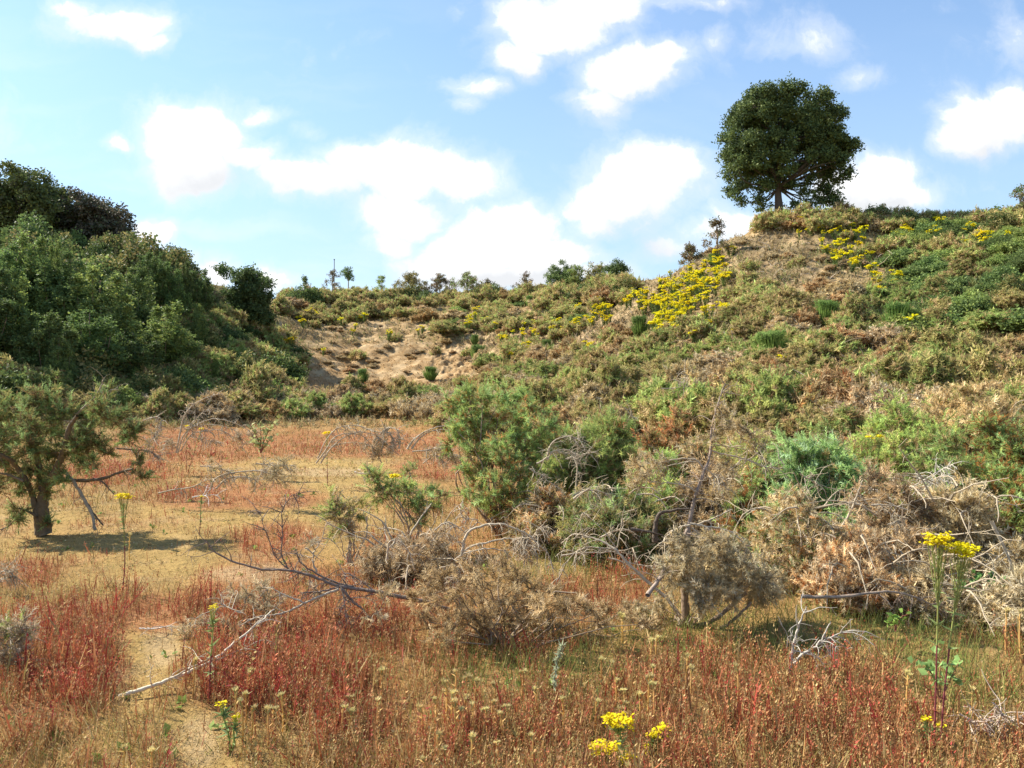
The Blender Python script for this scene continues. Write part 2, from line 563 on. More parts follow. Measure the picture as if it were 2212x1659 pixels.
ctrl += [(9, 2, .1), (7, 9, .15), (12, 12, .7), (8, 16, .4), (9, -15, 0), (22, -15, 2), (20, 3, 2.5), (-22, 3, 1.2), (-24, -15, .5), (-20, 13, .7),
         (0, 110, 11.6), (30, 110, 12.2), (60, 105, 13.2), (30, 72, 13.9), (42, 84, 13.8), (-40, 80, 10.6), (-55, 58, 10.6),
         (0, 200, 11), (110, 200, 11), (-110, 200, 10), (-90, 80, 10.4), (95, 60, 13.6), (60, 45, 12.8), (-60, 30, 9.5), (45, 20, 9), (0, -60, 0), (70, -60, 5), (-70, -60, 3), (-110, 0, 10), (110, 0, 13), (16, 60, 11.2), (-32, 66, 10.4)]
ctrl = np.array(ctrl, float)


def tps_fit(P, z, lam=3.0):
    n = len(P); d = np.linalg.norm(P[:, None] - P[None], axis=2)
    K = np.where(d > 0, d * d * np.log(d + 1e-9), 0) + lam * np.eye(n)
    Q = np.hstack([np.ones((n, 1)), P]); A = np.zeros((n + 3, n + 3))
    A[:n, :n] = K; A[:n, n:] = Q; A[n:, :n] = Q.T
    return np.linalg.solve(A, np.concatenate([z, np.zeros(3)]))


_w = tps_fit(ctrl[:, :2], ctrl[:, 2])
GX0, GX1, GY0, GY1, GS = -130., 130., -70., 220., 1.0
gx = np.arange(GX0, GX1 + .1, GS); gy = np.arange(GY0, GY1 + .1, GS)
_X, _Y = np.meshgrid(gx, gy)
_Z = _w[-3] + _w[-2] * _X + _w[-1] * _Y
for i in range(len(ctrl)):
    d = np.hypot(_X - ctrl[i, 0], _Y - ctrl[i, 1])
    _Z += _w[i] * d * d * np.log(d + 1e-9)
_Z = np.clip(_Z, -0.15, 15.0)


def H(x, y):
    x = np.asarray(x, float); y = np.asarray(y, float)
    fx = np.clip((x - GX0) / GS, 0, len(gx) - 1.001); fy = np.clip((y - GY0) / GS, 0, len(gy) - 1.001)
    i = fx.astype(int); j = fy.astype(int); a = fx - i; b = fy - j
    z = (_Z[j, i] * (1 - a) + _Z[j, i + 1] * a) * (1 - b) + (_Z[j + 1, i] * (1 - a) + _Z[j + 1, i + 1] * a) * b
    sl = np.clip((z - 0.3) / 3.0, 0, 1)
    z = z + fbm(x, y, .35, 3, 3) * (0.10 + 0.9 * sl) + fbm(x, y, 1.6, 3, 4) * (0.07 + 0.30 * sl) + fbm(x, y, 7., 2, 5) * .035 - np.abs(fbm(x, y * .45, 1.9, 4, 8)) * .9 * sl * (sl > .2)
    return z


_Ds = np.concatenate([np.arange(2.5, 30, .12), np.arange(30, 110, .3)])


def hit(u, v):
    """ground points seen at these frame positions (vectorised)"""
    u = np.atleast_1d(np.asarray(u, float)); v = np.atleast_1d(np.asarray(v, float))
    X = (u[:, None] - 1106) / F * _Ds[None]; Zr = CAMH - (v[:, None] - 829.5) / F * _Ds[None]
    below = Zr <= H(X, np.repeat(_Ds[None], len(u), 0))
    k = np.where(below.any(1), below.argmax(1), -1)
    D = _Ds[k]; x = (u - 1106) / F * D
    return np.stack([x, D, H(x, D)], 1), k >= 0


def proj(x, y, z):
    D = np.maximum(y, .5)
    return 1106 + x / D * F, 829.5 - (z - CAMH) / D * F


def blobs(u, v, lst, nx=None, ny=None, amp=.5):
    """soft union of patches (u, v, ru, rv), edges broken by noise in ground coordinates"""
    m = np.zeros(np.shape(u))
    for (a, b, c, d) in lst:
        m = np.maximum(m, 1.25 - np.sqrt(((u - a) / c) ** 2 + ((v - b) / d) ** 2))
    if nx is not None:
        m = m + nx * amp
    return np.clip(m * 2.2, 0, 1)


# where the ground is red with sorrel, bare, sandy -- patches of the real place
RED = [(90, 1450, 170, 150), (180, 1360, 90, 60), (640, 1330, 230, 130), (850, 1260, 130, 90), (600, 1480, 200, 90), (330, 1330, 80, 40),
       (1300, 1290, 120, 60), (700, 960, 330, 28), (430, 960, 180, 40), (520, 1075, 200, 30), (600, 1160, 100, 35), (250, 1020, 120, 30),
       (930, 1010, 90, 22), (40, 1240, 90, 30)]
MILD = [(1650, 1480, 340, 80), (1750, 1580, 340, 90), (1130, 1580, 180, 80), (700, 1560, 220, 70), (600, 1160, 160, 40), (250, 1300, 200, 60)]
BARE = [(420, 1230, 230, 45), (560, 1115, 300, 40), (330, 1390, 75, 70), (420, 1590, 70, 80), (200, 1170, 260, 40), (700, 1010, 260, 20),
        (300, 1470, 60, 70), (450, 1660, 90, 50), (650, 1200, 120, 40), (60, 1130, 150, 30), (700, 1060, 260, 25)]
SANDY = [(430, 1600, 45, 60), (350, 1400, 40, 40), (560, 1240, 110, 22), (700, 1020, 120, 9)]
SAND_FAR = [(800, 745, 140, 20), (900, 720, 60, 18), (770, 710, 80, 14), (960, 765, 60, 20), (740, 690, 40, 8), (860, 700, 50, 14), (1000, 650, 50, 6), (1080, 650, 60, 8),
            (1290, 700, 25, 6), (930, 690, 25, 18), (700, 770, 70, 20), (830, 790, 130, 30), (1020, 700, 20, 5), (1180, 705, 40, 6)]
PATH = [(1907, 535, 9, 22), (1900, 575, 11, 20), (1875, 620, 18, 16), (1868, 650, 22, 12), (1920, 668, 16, 9), (1945, 690, 14, 12), (1985, 735, 36, 9),
        (2040, 745, 50, 8), (1820, 615, 40, 10)]
BRACKEN = [(830, 790, 190, 45), (700, 800, 80, 40), (960, 780, 80, 30)]      # rust litter low on the bare slope
DRY = [(1720, 560, 180, 60), (1500, 620, 140, 60), (1300, 680, 170, 50), (1450, 540, 110, 40), (1650, 510, 120, 25), (1150, 740, 130, 30), (1650, 640, 100, 30)]
GREENH = [(1500, 730, 200, 25), (2060, 600, 150, 130), (2000, 690, 160, 60), (2100, 520, 160, 60), (1830, 560, 70, 30), (480, 640, 60, 40), (600, 780, 60, 60), (350, 800, 300, 80), (1100, 690, 160, 25)]


def lerp(a, b, m):
    return a * (1 - m[..., None]) + np.asarray(b)[None] * m[..., None]


C_SAND = (.47, .34, .19); C_OCHRE = (.34, .225, .08); C_RED = (.31, .125, .055); C_BROWN = (.24, .155, .08)
C_OR = (.32, .165, .065); C_GRN = (.11, .13, .04); C_TAN = (.26, .19, .105)


def ground_colour(x, y, z):
    u, v = proj(x, y, z)
    n1 = fbm(x, y, .8, 4, 21); n2 = fbm(x, y, .25, 3, 22); n3 = fbm(x, y, 2.5, 3, 23)
    front = y > 2.0
    col = np.tile(np.array(C_OR) * .8, x.shape + (1,)) if False else np.ones(x.shape + (3,)) * np.array(C_OCHRE) * .85
    col = lerp(col, C_OR, np.clip(.35 + n1 * 2.0, 0, .8))
    near = front & (y < 45) & (z < 1.5)
    col = lerp(col, C_OCHRE, blobs(u, v, BARE, n1 + n3 * .6) * near)
    col = lerp(col, np.array(C_RED) * 1.0, blobs(u, v, RED, n1 + n3 * .6) * near * .75)
    col = lerp(col, np.array(C_SAND) * .85, blobs(u, v, SANDY, n3 * 1.5) * near * .6)
    hill = np.clip((z - .9) / 1.0, 0, 1)
    hc = np.ones(x.shape + (3,)) * np.array(C_BROWN)
    hc = lerp(hc, np.array(C_GRN) * 1.2, np.clip(.35 + n2 * 2.4, 0, .75))
    hc = lerp(hc, C_TAN, blobs(u, v, DRY, n2) * front * .8)
    hc = lerp(hc, C_GRN, blobs(u, v, GREENH, n2) * front * .7)
    hc = lerp(hc, (.36, .20, .09), blobs(u, v, BRACKEN, n2) * front)
    hc = lerp(hc, (.29, .19, .09), blobs(u, v, [(820, 745, 230, 90), (1100, 660, 130, 20)], n2) * front * .9)
    hc = lerp(hc, C_SAND, blobs(u, v, SAND_FAR, n1 * 1.2 + n3 * 1.3, amp=.9) * np.clip(.22 + n3 * 3.2 + n1 * 1.8, 0, 1) * front)
    hc = lerp(hc, (.42, .27, .14), blobs(u, v, PATH, n3, amp=.35) * front)
    return col * (1 - hill[..., None]) + hc * hill[..., None]


def axis_pts(segs):
    out = []
    for a, b, s in segs:
        out.append(np.arange(a, b, s))
    return np.concatenate(out + [[segs[-1][1]]])


xs_r = axis_pts([(0, 6, .07), (6, 48, .28), (48, 130, 4), (130, 700, 60)])
xs = np.concatenate([-xs_r[:0:-1], xs_r])
ys = axis_pts([(-700, -60, 60), (-60, -4, 4), (-4, 3, .5), (3, 14, .06), (14, 92, .24), (92, 200, 4), (200, 1000, 60)])
X, Y = np.meshgrid(xs, ys)
Z = H(X, Y)
mb = MB()
nx_, ny_ = len(xs), len(ys)
ii = (np.arange(ny_ - 1)[:, None] * nx_ + np.arange(nx_ - 1)[None]).ravel()
mb.add(np.stack([X, Y, Z], -1).reshape(-1, 3), np.stack([ii, ii + 1, ii + nx_ + 1, ii + nx_], 1), ground_colour(X, Y, Z).reshape(-1, 3))
g = mb.build('ground', M_GROUND, smooth=True)
tag(g, 'sandy quarry floor and banks with moss, red sorrel patches and bare sand', 'ground', kind='structure')

# ------------------------------------------------------------------ plant generators
def clump_plant(rng, S, Fo, base, clumps, cols, twig_n=60, spr=9, spl=(.09, .15), tpl=SPRIG, limb_r=.022, bark=(.16, .12, .09), dead_frac=.3, dead_cols=None,
                up=.35, fork=None, twig_r=.004, limbs=True, grav=.02, hang=0., spread=.6):
    """limbs run from the base to every clump; twigs radiate inside a clump and carry spiny shoots"""
    base = np.array(base, float)
    zmin = min(c[2] - r for c, r in clumps); zmax = max(c[2] + r for c, r in clumps)
    for c, r in clumps:
        c = np.array(c, float)
        if limbs:
            st = base if fork is None else np.array(fork, float) + rng.normal(size=3) * .03
            mid = (st + c) / 2 + rng.normal(size=3) * .12 * np.linalg.norm(c - st) + np.array([0, 0, .08])
            P = smooth_line([st, (st + mid) / 2 + rng.normal(size=3) * .03, mid, c], 10)[None]
            P = P + rng.normal(size=P.shape) * .012
            batch_tube(S, P, np.linspace(limb_r, limb_r * .35, 10)[None] * rng.uniform(.7, 1.2), 6, bark)
        n = max(6, int(twig_n * r * r / .09))
        d = unit(rng.normal(size=(n, 3)) + np.array([0, 0, up]))
        st = c + rng.normal(size=(n, 3)) * r * .22
        ln = r * rng.uniform(.55, 1.15, n)
        P = batch_wander(rng, st, d, ln, 5, .22, grav + hang)
        batch_tube(S, P, np.linspace(twig_r, twig_r * .4, 6)[None].repeat(n, 0), 3, bark)
        m = n * spr
        k = rng.integers(0, n, m); t = rng.uniform(.8, 5, m); i = np.minimum(t.astype(int), 4); f = (t - i)[:, None]
        pos = P[k, i] * (1 - f) + P[k, i + 1] * f
        tn = unit(P[k, i + 1] - P[k, i])
        dr = unit(tn * .7 + rng.normal(size=(m, 3)) * spread + np.array([0, 0, .25 - hang * 2]))
        pick = rng.integers(0, len(cols), m)
        col = np.array(cols)[pick]
        if dead_cols is not None:
            # spent shoots: lower on the plant, inside, and whole twigs at random
            h = (pos[:, 2] - zmin) / max(zmax - zmin, .01)
            pr = dead_frac * (1.5 - h) + .35 * (rng.random(n)[k] < dead_frac) - .5 * (t > 4) * (dead_frac < .6)
            dd = rng.random(m) < pr
            dc = np.array(dead_cols)[rng.integers(0, len(dead_cols), m)]
            col = np.where(dd[:, None], dc, col)
        col = col * rng.uniform(.75, 1.3, (m, 1)) * np.clip(.85 + .12 * t, .9, 1.4)[:, None]   # lit twig tips painted into the colour, offsetting self-shadowing
        inst(Fo, tpl, pos, dr, rng.uniform(spl[0] * .7, spl[1], m) * np.where(rng.random(m) < .12, 1.6, 1.0), col, rng)


G_GREEN = [(.24, .31, .09), (.30, .37, .11), (.19, .25, .075), (.34, .37, .11)]
G_BLUE = [(.25, .345, .125), (.20, .285, .10), (.31, .40, .155)]
G_OLIVE = [(.27, .25, .085), (.34, .29, .11), (.20, .195, .07), (.37, .30, .125)]
D_BROWN = [(.36, .25, .12), (.43, .31, .155), (.26, .17, .08), (.46, .34, .18)]
D_RUST = [(.38, .17, .06), (.46, .24, .09), (.30, .13, .045)]
D_TAN = [(.50, .385, .215), (.42, .32, .175), (.57, .45, .275), (.35, .26, .14)]
D_GREY = [(.43, .36, .235), (.34, .285, .18), (.50, .425, .30), (.29, .235, .15)]
B_PALE = (.38, .31, .22); B_MID = (.26, .19, .13); B_DARK = (.11, .085, .065)


def dome_clumps(rng, wd, h, n, dp=None, low=.2):
    """clumps of shoots over an irregular, lopsided mound"""
    dp = dp or wd; out = []; k = min(wd, h * 1.6)
    lob = rng.uniform(0, 6.28, 3); la = rng.uniform(.1, .3, 3)
    for i in range(n + 5):
        a = i * 2.399 + rng.uniform(-.6, .6); q = math.sqrt((i + .5) / (n + 5))
        wig = 1 + sum(la[j] * math.cos((j + 1) * a + lob[j]) for j in range(3))
        rx = wd / 2 * q * .82 * wig; ry = dp / 2 * q * .82 * wig
        top = h * (1 - .6 * q * q) * rng.uniform(.62, 1.1)
        r = k * rng.uniform(.11, .22)
        out.append(((rx * math.cos(a), ry * math.sin(a), max(top - r, r * .8)), r))
        if q > .4 and rng.random() < .8:
            r2 = k * rng.uniform(.1, .17)
            out.append(((rx * math.cos(a + .4) * .95, ry * math.sin(a + .4) * .95, max(top * rng.uniform(.25, .6), r2 * .8)), r2))
    return out


# ---- prototypes of bushes seen at a distance, one mesh each (origin at the foot)
def far_bush(name, seed, wd, h, n, cols, dcols, df, mat, tn=30, spr=11, spl=(.08, .16), up=.5, bark=B_MID, sticks=0):
    rng = np.random.default_rng(seed); m = MB()
    clump_plant(rng, m, m, (0, 0, -.05), dome_clumps(rng, wd, h, n), cols, tn, spr, spl, SPRIG_FAR, .02, bark, df, dcols, up, twig_r=.006)
    if sticks:
        a = rng.uniform(0, 6.28, sticks); q = rng.uniform(.1, .6, sticks)
        d = np.stack([np.cos(a) * .8, np.sin(a) * .8, np.ones(sticks) * .8], 1)
        P = batch_wander(rng, np.stack([np.cos(a) * q * wd / 2, np.sin(a) * q * wd / 2, np.full(sticks, h * .35)], 1), d, rng.uniform(.4, .9, sticks) * h, 6, .2, .12)
        batch_tube(m, P, np.linspace(.012, .004, 7)[None].repeat(sticks, 0), 4, B_PALE)
    return m.build(name, mat, link=False)


PROTO = {
    'green': [far_bush('gorse_bush', 31, 1.5, 1.0, 13, G_GREEN, D_BROWN, .25, M_GORSE),
              far_bush('gorse_bush', 32, 1.7, .95, 14, G_GREEN + G_OLIVE, D_BROWN, .35, M_GORSE, sticks=5)],
    'olive': [far_bush('gorse_bush', 33, 1.6, .95, 14, G_OLIVE, D_BROWN, .45, M_GORSE, sticks=4),
              far_bush('gorse_bush', 34, 1.4, 1.1, 12, G_OLIVE + G_GREEN[:2], D_BROWN, .3, M_GORSE)],
    'brown': [far_bush('dead_gorse_bush', 35, 1.6, .85, 13, D_BROWN + D_TAN, D_GREY, .3, M_DEAD, 26, 10, sticks=14),
              far_bush('dead_gorse_bush', 36, 1.5, .9, 12, D_BROWN, D_RUST, .2, M_DEAD, 27, 10, sticks=6)],
    'grey': [far_bush('dead_gorse_bush', 37, 1.6, .75, 12, D_GREY + D_TAN, D_BROWN, .3, M_DEAD, 20, 8, bark=B_PALE, sticks=26)],
}


def bramble_proto(seed, wd, h, cols, n=18, lv=26):
    rng = np.random.default_rng(seed); m = MB()
    cl = dome_clumps(rng, wd, h, n)
    for c, r in cl:
        k = int(lv * r * r / .05)
        d = unit(rng.normal(size=(k, 3))); p = np.array(c) + d * r * rng.uniform(.55, 1.1, (k, 1))
        nr = unit(d * .6 + rng.normal(size=(k, 3)) * .5 + np.array([0, 0, .3]))
        inst(m, LCLUMP, p, nr, rng.uniform(.10, .17, k), np.array(cols)[rng.integers(0, len(cols), k)] * rng.uniform(.75, 1.25, (k, 1)), rng)
        P = smooth_line([(0, 0, 0), (c[0] * .5, c[1] * .5, c[2] * .7), c], 6)[None]
        batch_tube(m, P, np.linspace(.012, .005, 6)[None], 3, B_MID)
    return m.build('bramble_bush', M_LEAF, link=False)


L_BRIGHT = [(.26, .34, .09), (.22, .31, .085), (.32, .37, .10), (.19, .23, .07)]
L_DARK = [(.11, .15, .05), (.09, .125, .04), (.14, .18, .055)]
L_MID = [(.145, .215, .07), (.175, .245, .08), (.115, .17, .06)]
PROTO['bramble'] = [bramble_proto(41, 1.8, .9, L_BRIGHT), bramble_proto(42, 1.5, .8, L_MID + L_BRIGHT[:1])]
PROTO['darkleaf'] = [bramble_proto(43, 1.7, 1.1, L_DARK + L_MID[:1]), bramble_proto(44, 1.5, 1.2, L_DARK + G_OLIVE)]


def broom_proto(seed):
    rng = np.random.default_rng(seed); m = MB(); k = 500
    a = rng.uniform(0, 6.28, k); q = rng.uniform(0, .25, k)
    d = np.stack([np.cos(a) * rng.uniform(.05, .6, k), np.sin(a) * rng.uniform(.05, .6, k), np.ones(k)], 1)
    inst(m, BLADE, np.stack([np.cos(a) * q, np.sin(a) * q, np.zeros(k)], 1), d, np.stack([np.full(k, .035), np.full(k, .1), rng.uniform(.5, 1.0, k)], 1),
         np.array([(.19, .28, .07)]) * rng.uniform(.7, 1.3, (k, 1)), rng)
    k = 900; a = rng.uniform(0, 6.28, k); q = rng.uniform(0, .45, k); z = rng.uniform(.3, .9, k)
    inst(m, SPRIG_FAR, np.stack([np.cos(a) * q * z, np.sin(a) * q * z, z], 1), np.stack([np.cos(a) * .4, np.sin(a) * .4, np.ones(k)], 1), rng.uniform(.08, .16, k),
         np.array([(.17, .26, .07)]) * rng.uniform(.7, 1.3, (k, 1)), rng)
    return m.build('broom_bush', M_GORSE, link=False)


PROTO['broom'] = [broom_proto(45)]
def near_proto(seed, wd, h, n, cols, dcols, df, mat, sticks=10, tn=46, bark=B_MID):
    rng = np.random.default_rng(seed); m = MB()
    clump_plant(rng, m, m, (0, 0, -.05), dome_clumps(rng, wd, h, n), cols, tn, 8, (.07, .14), SPRIG, .018, bark, df, dcols, .35)
    a = rng.uniform(0, 6.28, sticks); q = rng.uniform(.1, .8, sticks) * wd / 2
    P = batch_wander(rng, np.stack([np.cos(a) * q, np.sin(a) * q, rng.uniform(.3, .9, sticks) * h], 1), np.stack([np.cos(a), np.sin(a), np.full(sticks, .7)], 1), rng.uniform(.3, .7, sticks), 7, .25, .14)
    batch_tube(m, P, np.linspace(.009, .003, 8)[None].repeat(sticks, 0), 4, B_PALE)
    return m.build('gorse_bush', mat, link=False)


PROTO['ngreen'] = [near_proto(51, 1.3, .9, 9, G_GREEN, D_RUST + D_BROWN, .35, M_GORSE), near_proto(52, 1.2, 1.0, 8, G_GREEN + G_BLUE, D_BROWN, .3, M_GORSE, 4)]
PROTO['nbrown'] = [near_proto(53, 1.3, .85, 9, D_GREY + D_TAN, G_OLIVE, .25, M_DEAD, 16, 60), near_proto(54, 1.2, .8, 9, D_BROWN + D_TAN[:2] + D_RUST[:1], D_GREY, .25, M_DEAD, 10, 56)]
CATS = {'ngreen': ('gorse_bush', 'gorse bush'), 'nbrown': ('dead_gorse_bush', 'dead bush'),
        'green': ('gorse_bush', 'gorse bush'), 'olive': ('gorse_bush', 'gorse bush'), 'brown': ('dead_gorse_bush', 'dead bush'), 'grey': ('dead_gorse_bush', 'dead bush'),
        'bramble': ('bramble_bush', 'bramble'), 'darkleaf': ('bramble_bush', 'bramble'), 'broom': ('broom_bush', 'broom')}
LOOK = {'ngreen': 'fresh green gorse bush with brown inside', 'nbrown': 'dead light brown gorse bush with sticks', 'green': 'rounded green gorse bush', 'olive': 'dull olive and brown gorse bush', 'brown': 'dead brown gorse bush', 'grey': 'dead grey gorse bush with bare sticks',
        'bramble': 'bright green leafy bramble clump', 'darkleaf': 'dark green leafy bramble clump', 'broom': 'fresh green upright broom tuft'}


GORSE_Q = []


def place(kind, p, s, label, group, rng, squash=1.0, now=False):
    if kind in ('green', 'olive', 'ngreen') and not now:
        GORSE_Q.append((s / p[1] * (0.6 if p[2] > 9 else 1.0), kind, tuple(p), s, label, group, int(rng.integers(0, 1 << 30)), squash))
        return None
    pr = PROTO[kind][rng.integers(0, len(PROTO[kind]))]
    c = pr.copy(); COL.objects.link(c)
    c.name = CATS[kind][0]
    c.location = (p[0], p[1], p[2] - .04)
    c.rotation_euler = (rng.uniform(-.12, .12), rng.uniform(-.12, .12), rng.uniform(0, 6.28))
    c.scale = (s * rng.uniform(.85, 1.2), s * rng.uniform(.85, 1.2), s * squash * rng.uniform(.8, 1.15))
    return tag(c, label, CATS[kind][1], group)


def in_blobs(u, v, lst, k=1.0):
    return any(((u - a) / c) ** 2 + ((v - b) / d) ** 2 < k for a, b, c, d in lst)


def zone(seed, n, rect, kinds, size, where, group, avoid=(), skip=.9, squash=1.0, mind=.45, poly=None):
    """scatter single bushes over ground seen in this part of the hillside, never two in one spot"""
    rng = np.random.default_rng(seed)
    u = rng.uniform(rect[0], rect[2], n * 6); v = rng.uniform(rect[1], rect[3], n * 6)
    pts, ok = hit(u, v)
    done = []; ks = [k for k, _ in kinds]; wt = np.array([w_ for _, w_ in kinds], float); wt /= wt.sum()
    for i in range(len(u)):
        if len(done) >= n: break
        if not ok[i] or (poly is not None and not poly(u[i], v[i])): continue
        if in_blobs(u[i], v[i], avoid) and rng.random() < skip: continue
        s = rng.uniform(*size); p = pts[i]
        if any((p[0] - q[0]) ** 2 + (p[1] - q[1]) ** 2 < (mind * (s + q[3])) ** 2 for q in done): continue
        done.append((p[0], p[1], p[2], s))
        k = ks[rng.choice(len(ks), p=wt)]
        sz = 'small' if s < size[0] + (size[1] - size[0]) * .35 else ('large' if s > size[0] + (size[1] - size[0]) * .7 else 'middling')
        place(k, p, s, '%s %s %s' % (sz, LOOK[k], where), group, rng, squash)
    return done


NOBUSH = SAND_FAR + PATH + DRY
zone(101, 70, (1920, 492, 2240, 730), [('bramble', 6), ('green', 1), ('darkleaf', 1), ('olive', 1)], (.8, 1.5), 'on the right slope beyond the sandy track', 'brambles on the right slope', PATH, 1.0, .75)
zone(102, 60, (1580, 630, 2030, 790), [('olive', 4), ('green', 3), ('brown', 2), ('grey', 1)], (.7, 1.3), 'in the middle of the right hillside', 'bushes on the right hillside', PATH, 1.0, .85)
zone(103, 120, (1040, 775, 2240, 870), [('olive', 5), ('green', 3), ('brown', 4), ('grey', 3)], (.8, 1.5), 'low on the right hillside', 'bushes on the lower right hillside', [], 1.0, .9)
zone(104, 50, (900, 655, 1300, 720), [('olive', 4), ('green', 2), ('bramble', 1), ('brown', 1)], (.9, 1.7), 'on the upper part of the far bank', 'bushes on the far bank', SAND_FAR, .7, .7)
zone(105, 26, (600, 652, 900, 700), [('olive', 4), ('green', 2), ('brown', 2)], (.9, 1.7), 'above the bare sand slope', 'bushes on the far bank', SAND_FAR, .7, .75)
zone(106, 75, (600, 628, 1360, 656), [('olive', 4), ('green', 3), ('brown', 1), ('darkleaf', 2)], (1.0, 1.75), 'along the rim of the far bank', 'bushes along the far rim', [], 1.0, 1.0, .35)
zone(107, 48, (290, 868, 1000, 905), [('olive', 4), ('grey', 5), ('brown', 2), ('green', 1)], (.8, 1.35), 'at the foot of the far bank', 'bushes at the foot of the far bank', [], 1.0, 1.0)
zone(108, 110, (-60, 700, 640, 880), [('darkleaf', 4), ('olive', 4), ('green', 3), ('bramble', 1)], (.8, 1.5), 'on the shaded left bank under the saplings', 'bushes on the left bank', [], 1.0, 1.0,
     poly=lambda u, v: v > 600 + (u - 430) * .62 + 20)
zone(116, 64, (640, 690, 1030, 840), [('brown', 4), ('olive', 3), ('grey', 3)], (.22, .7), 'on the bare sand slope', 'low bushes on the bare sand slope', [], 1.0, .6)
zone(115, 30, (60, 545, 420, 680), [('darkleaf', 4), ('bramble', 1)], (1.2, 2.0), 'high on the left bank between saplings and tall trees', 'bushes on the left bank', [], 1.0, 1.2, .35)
zone(109, 26, (1560, 484, 1900, 500), [('olive', 5), ('green', 2), ('brown', 2), ('grey', 1)], (.9, 1.5), 'on the crest below the lone oak', 'bushes on the oak crest', [], 1.0, 1.0, .35)
zone(110, 26, (1930, 478, 2240, 500), [('green', 3), ('bramble', 3), ('olive', 2)], (.9, 1.5), 'along the crest at the far right', 'bushes on the right crest', [], 1.0, .8, .35)
zone(111, 34, (1380, 520, 1900, 640), [('brown', 3), ('olive', 3), ('grey', 4)], (.45, .8), 'on the dry grassy brow below the oak', 'bushes on the dry brow', PATH, 1.0, .7)
zone(112, 45, (1060, 700, 1600, 790), [('olive', 4), ('brown', 3), ('grey', 3), ('green', 1)], (.5, 1.0), 'on the slope around the yellow ragwort', 'bushes around the ragwort slope', SAND_FAR, 1.0, .8)
zone(113, 84, (1010, 868, 2620, 960), [('green', 5), ('olive', 4), ('brown', 3), ('grey', 1)], (.9, 1.45), 'in the thicket on the right', 'bushes of the right thicket', [], 1.0, 1.1, .38)
zone(114, 60, (1180, 985, 2700, 1130), [('ngreen', 6), ('nbrown', 5)], (.7, 1.15), 'in the near part of the right thicket', 'bushes of the right thicket', [], 1.0, 1.1, .4)


GORSE_Q.sort(key=lambda q: -q[0])
for q in GORSE_Q[:270]:
    place(q[1], q[2], q[3], q[4], q[5], np.random.default_rng(q[6]), q[7], now=True)
_m = MB(); _r = np.random.default_rng(500)
for q in GORSE_Q[270:]:
    s_ = q[3]; cl = [((q[2][0] + c[0] * s_, q[2][1] + c[1] * s_, q[2][2] + c[2] * s_ * q[7]), r * s_) for c, r in dome_clumps(_r, 1.6, .95, 8)]
    clump_plant(_r, _m, _m, q[2], cl, G_OLIVE + G_GREEN[:2], 9, 6, (.2, .3), SPRIG_FAR, .02, B_MID, .35, D_BROWN, .5, limbs=False)
tag(_m.build('distant_gorse', M_GORSE), 'low far gorse filling in between the single bushes on the banks', 'gorse', kind='stuff')


# ------------------------------------------------------------------ crops of the photograph used as rulers: crop pixel -> frame position
def c1(x, y): return x * .32, y * .32 + 354
def c2(x, y): return x * .32 + 619, y * .32 + 442
def c3(x, y): return x * .44 + 1239, y * .44 + 354
def c4(x, y): return x * .32, y * .32 + 796
def c5(x, y): return x * .32 + 619, y * .32 + 796
def c6(x, y): return x * .44 + 1239, y * .44 + 796
def c7(x, y): return x * .4, y * .4 + 1128
def c8(x, y): return x * .4 + 796, y * .4 + 1128


def pt(c, x, y, D):
    u, v = c(x, y)
    p = np.array(W(u, v, D)); p[2] = max(p[2], float(H(p[0], p[1])) + .015)
    return p


def hexa(c, x, y):
    return hit(*c(x, y))[0][0]


# ------------------------------------------------------------------ trees
def leaf_clumps(rng, m, blobs_, cols, per_m2=1.6, cr=.42, n_in=16, size=(.2, .32), shell=(.6, 1.05), flat=.75):
    for c, r in blobs_:
        k = max(3, int(per_m2 * 4 * r * r * 3.1))
        d = unit(rng.normal(size=(k, 3))); cc = np.array(c) + d * r * rng.uniform(shell[0], shell[1], (k, 1)) * np.array([1, 1, .92])
        tint = rng.uniform(.75, 1.25, k)
        idx = np.repeat(np.arange(k), n_in); q = len(idx)
        p = cc[idx] + rng.normal(size=(q, 3)) * cr * .5 * np.array([1, 1, flat])
        nr = unit(d[idx] * .4 + rng.normal(size=(q, 3)) * .6 + np.array([0, 0, .5]))
        inst(m, LCLUMP, p, nr, rng.uniform(size[0], size[1], q), np.array(cols)[rng.integers(0, len(cols), q)] * (tint[idx] * rng.uniform(.85, 1.15, q))[:, None], rng)


def limbs_to(rng, S, top, blobs_, r0, bark, start=None):
    zmx = max(c[2] for c, r in blobs_)
    for c, r in blobs_:
        c = np.array(c); hz = math.hypot(c[0], c[1])
        zs = min(max(top[2], c[2] - hz * .75 - .1), top[2] + (zmx - top[2]) * .6)
        st = np.array([top[0], top[1], zs]) + rng.normal(size=3) * .04
        mid = (st + c) / 2 + rng.normal(size=3) * .15 * np.linalg.norm(c - st)
        P = smooth_line([st, mid, c], 10)[None]
        batch_tube(S, P, np.linspace(r0, r0 * .2, 10)[None], 6, bark)
        n = 8
        T = batch_wander(rng, P[0][rng.integers(5, 10, n)], unit(rng.normal(size=(n, 3))), np.full(n, r * .9), 5, .3)
        batch_tube(S, T, np.linspace(r0 * .25, r0 * .06, 6)[None].repeat(n, 0), 4, bark)


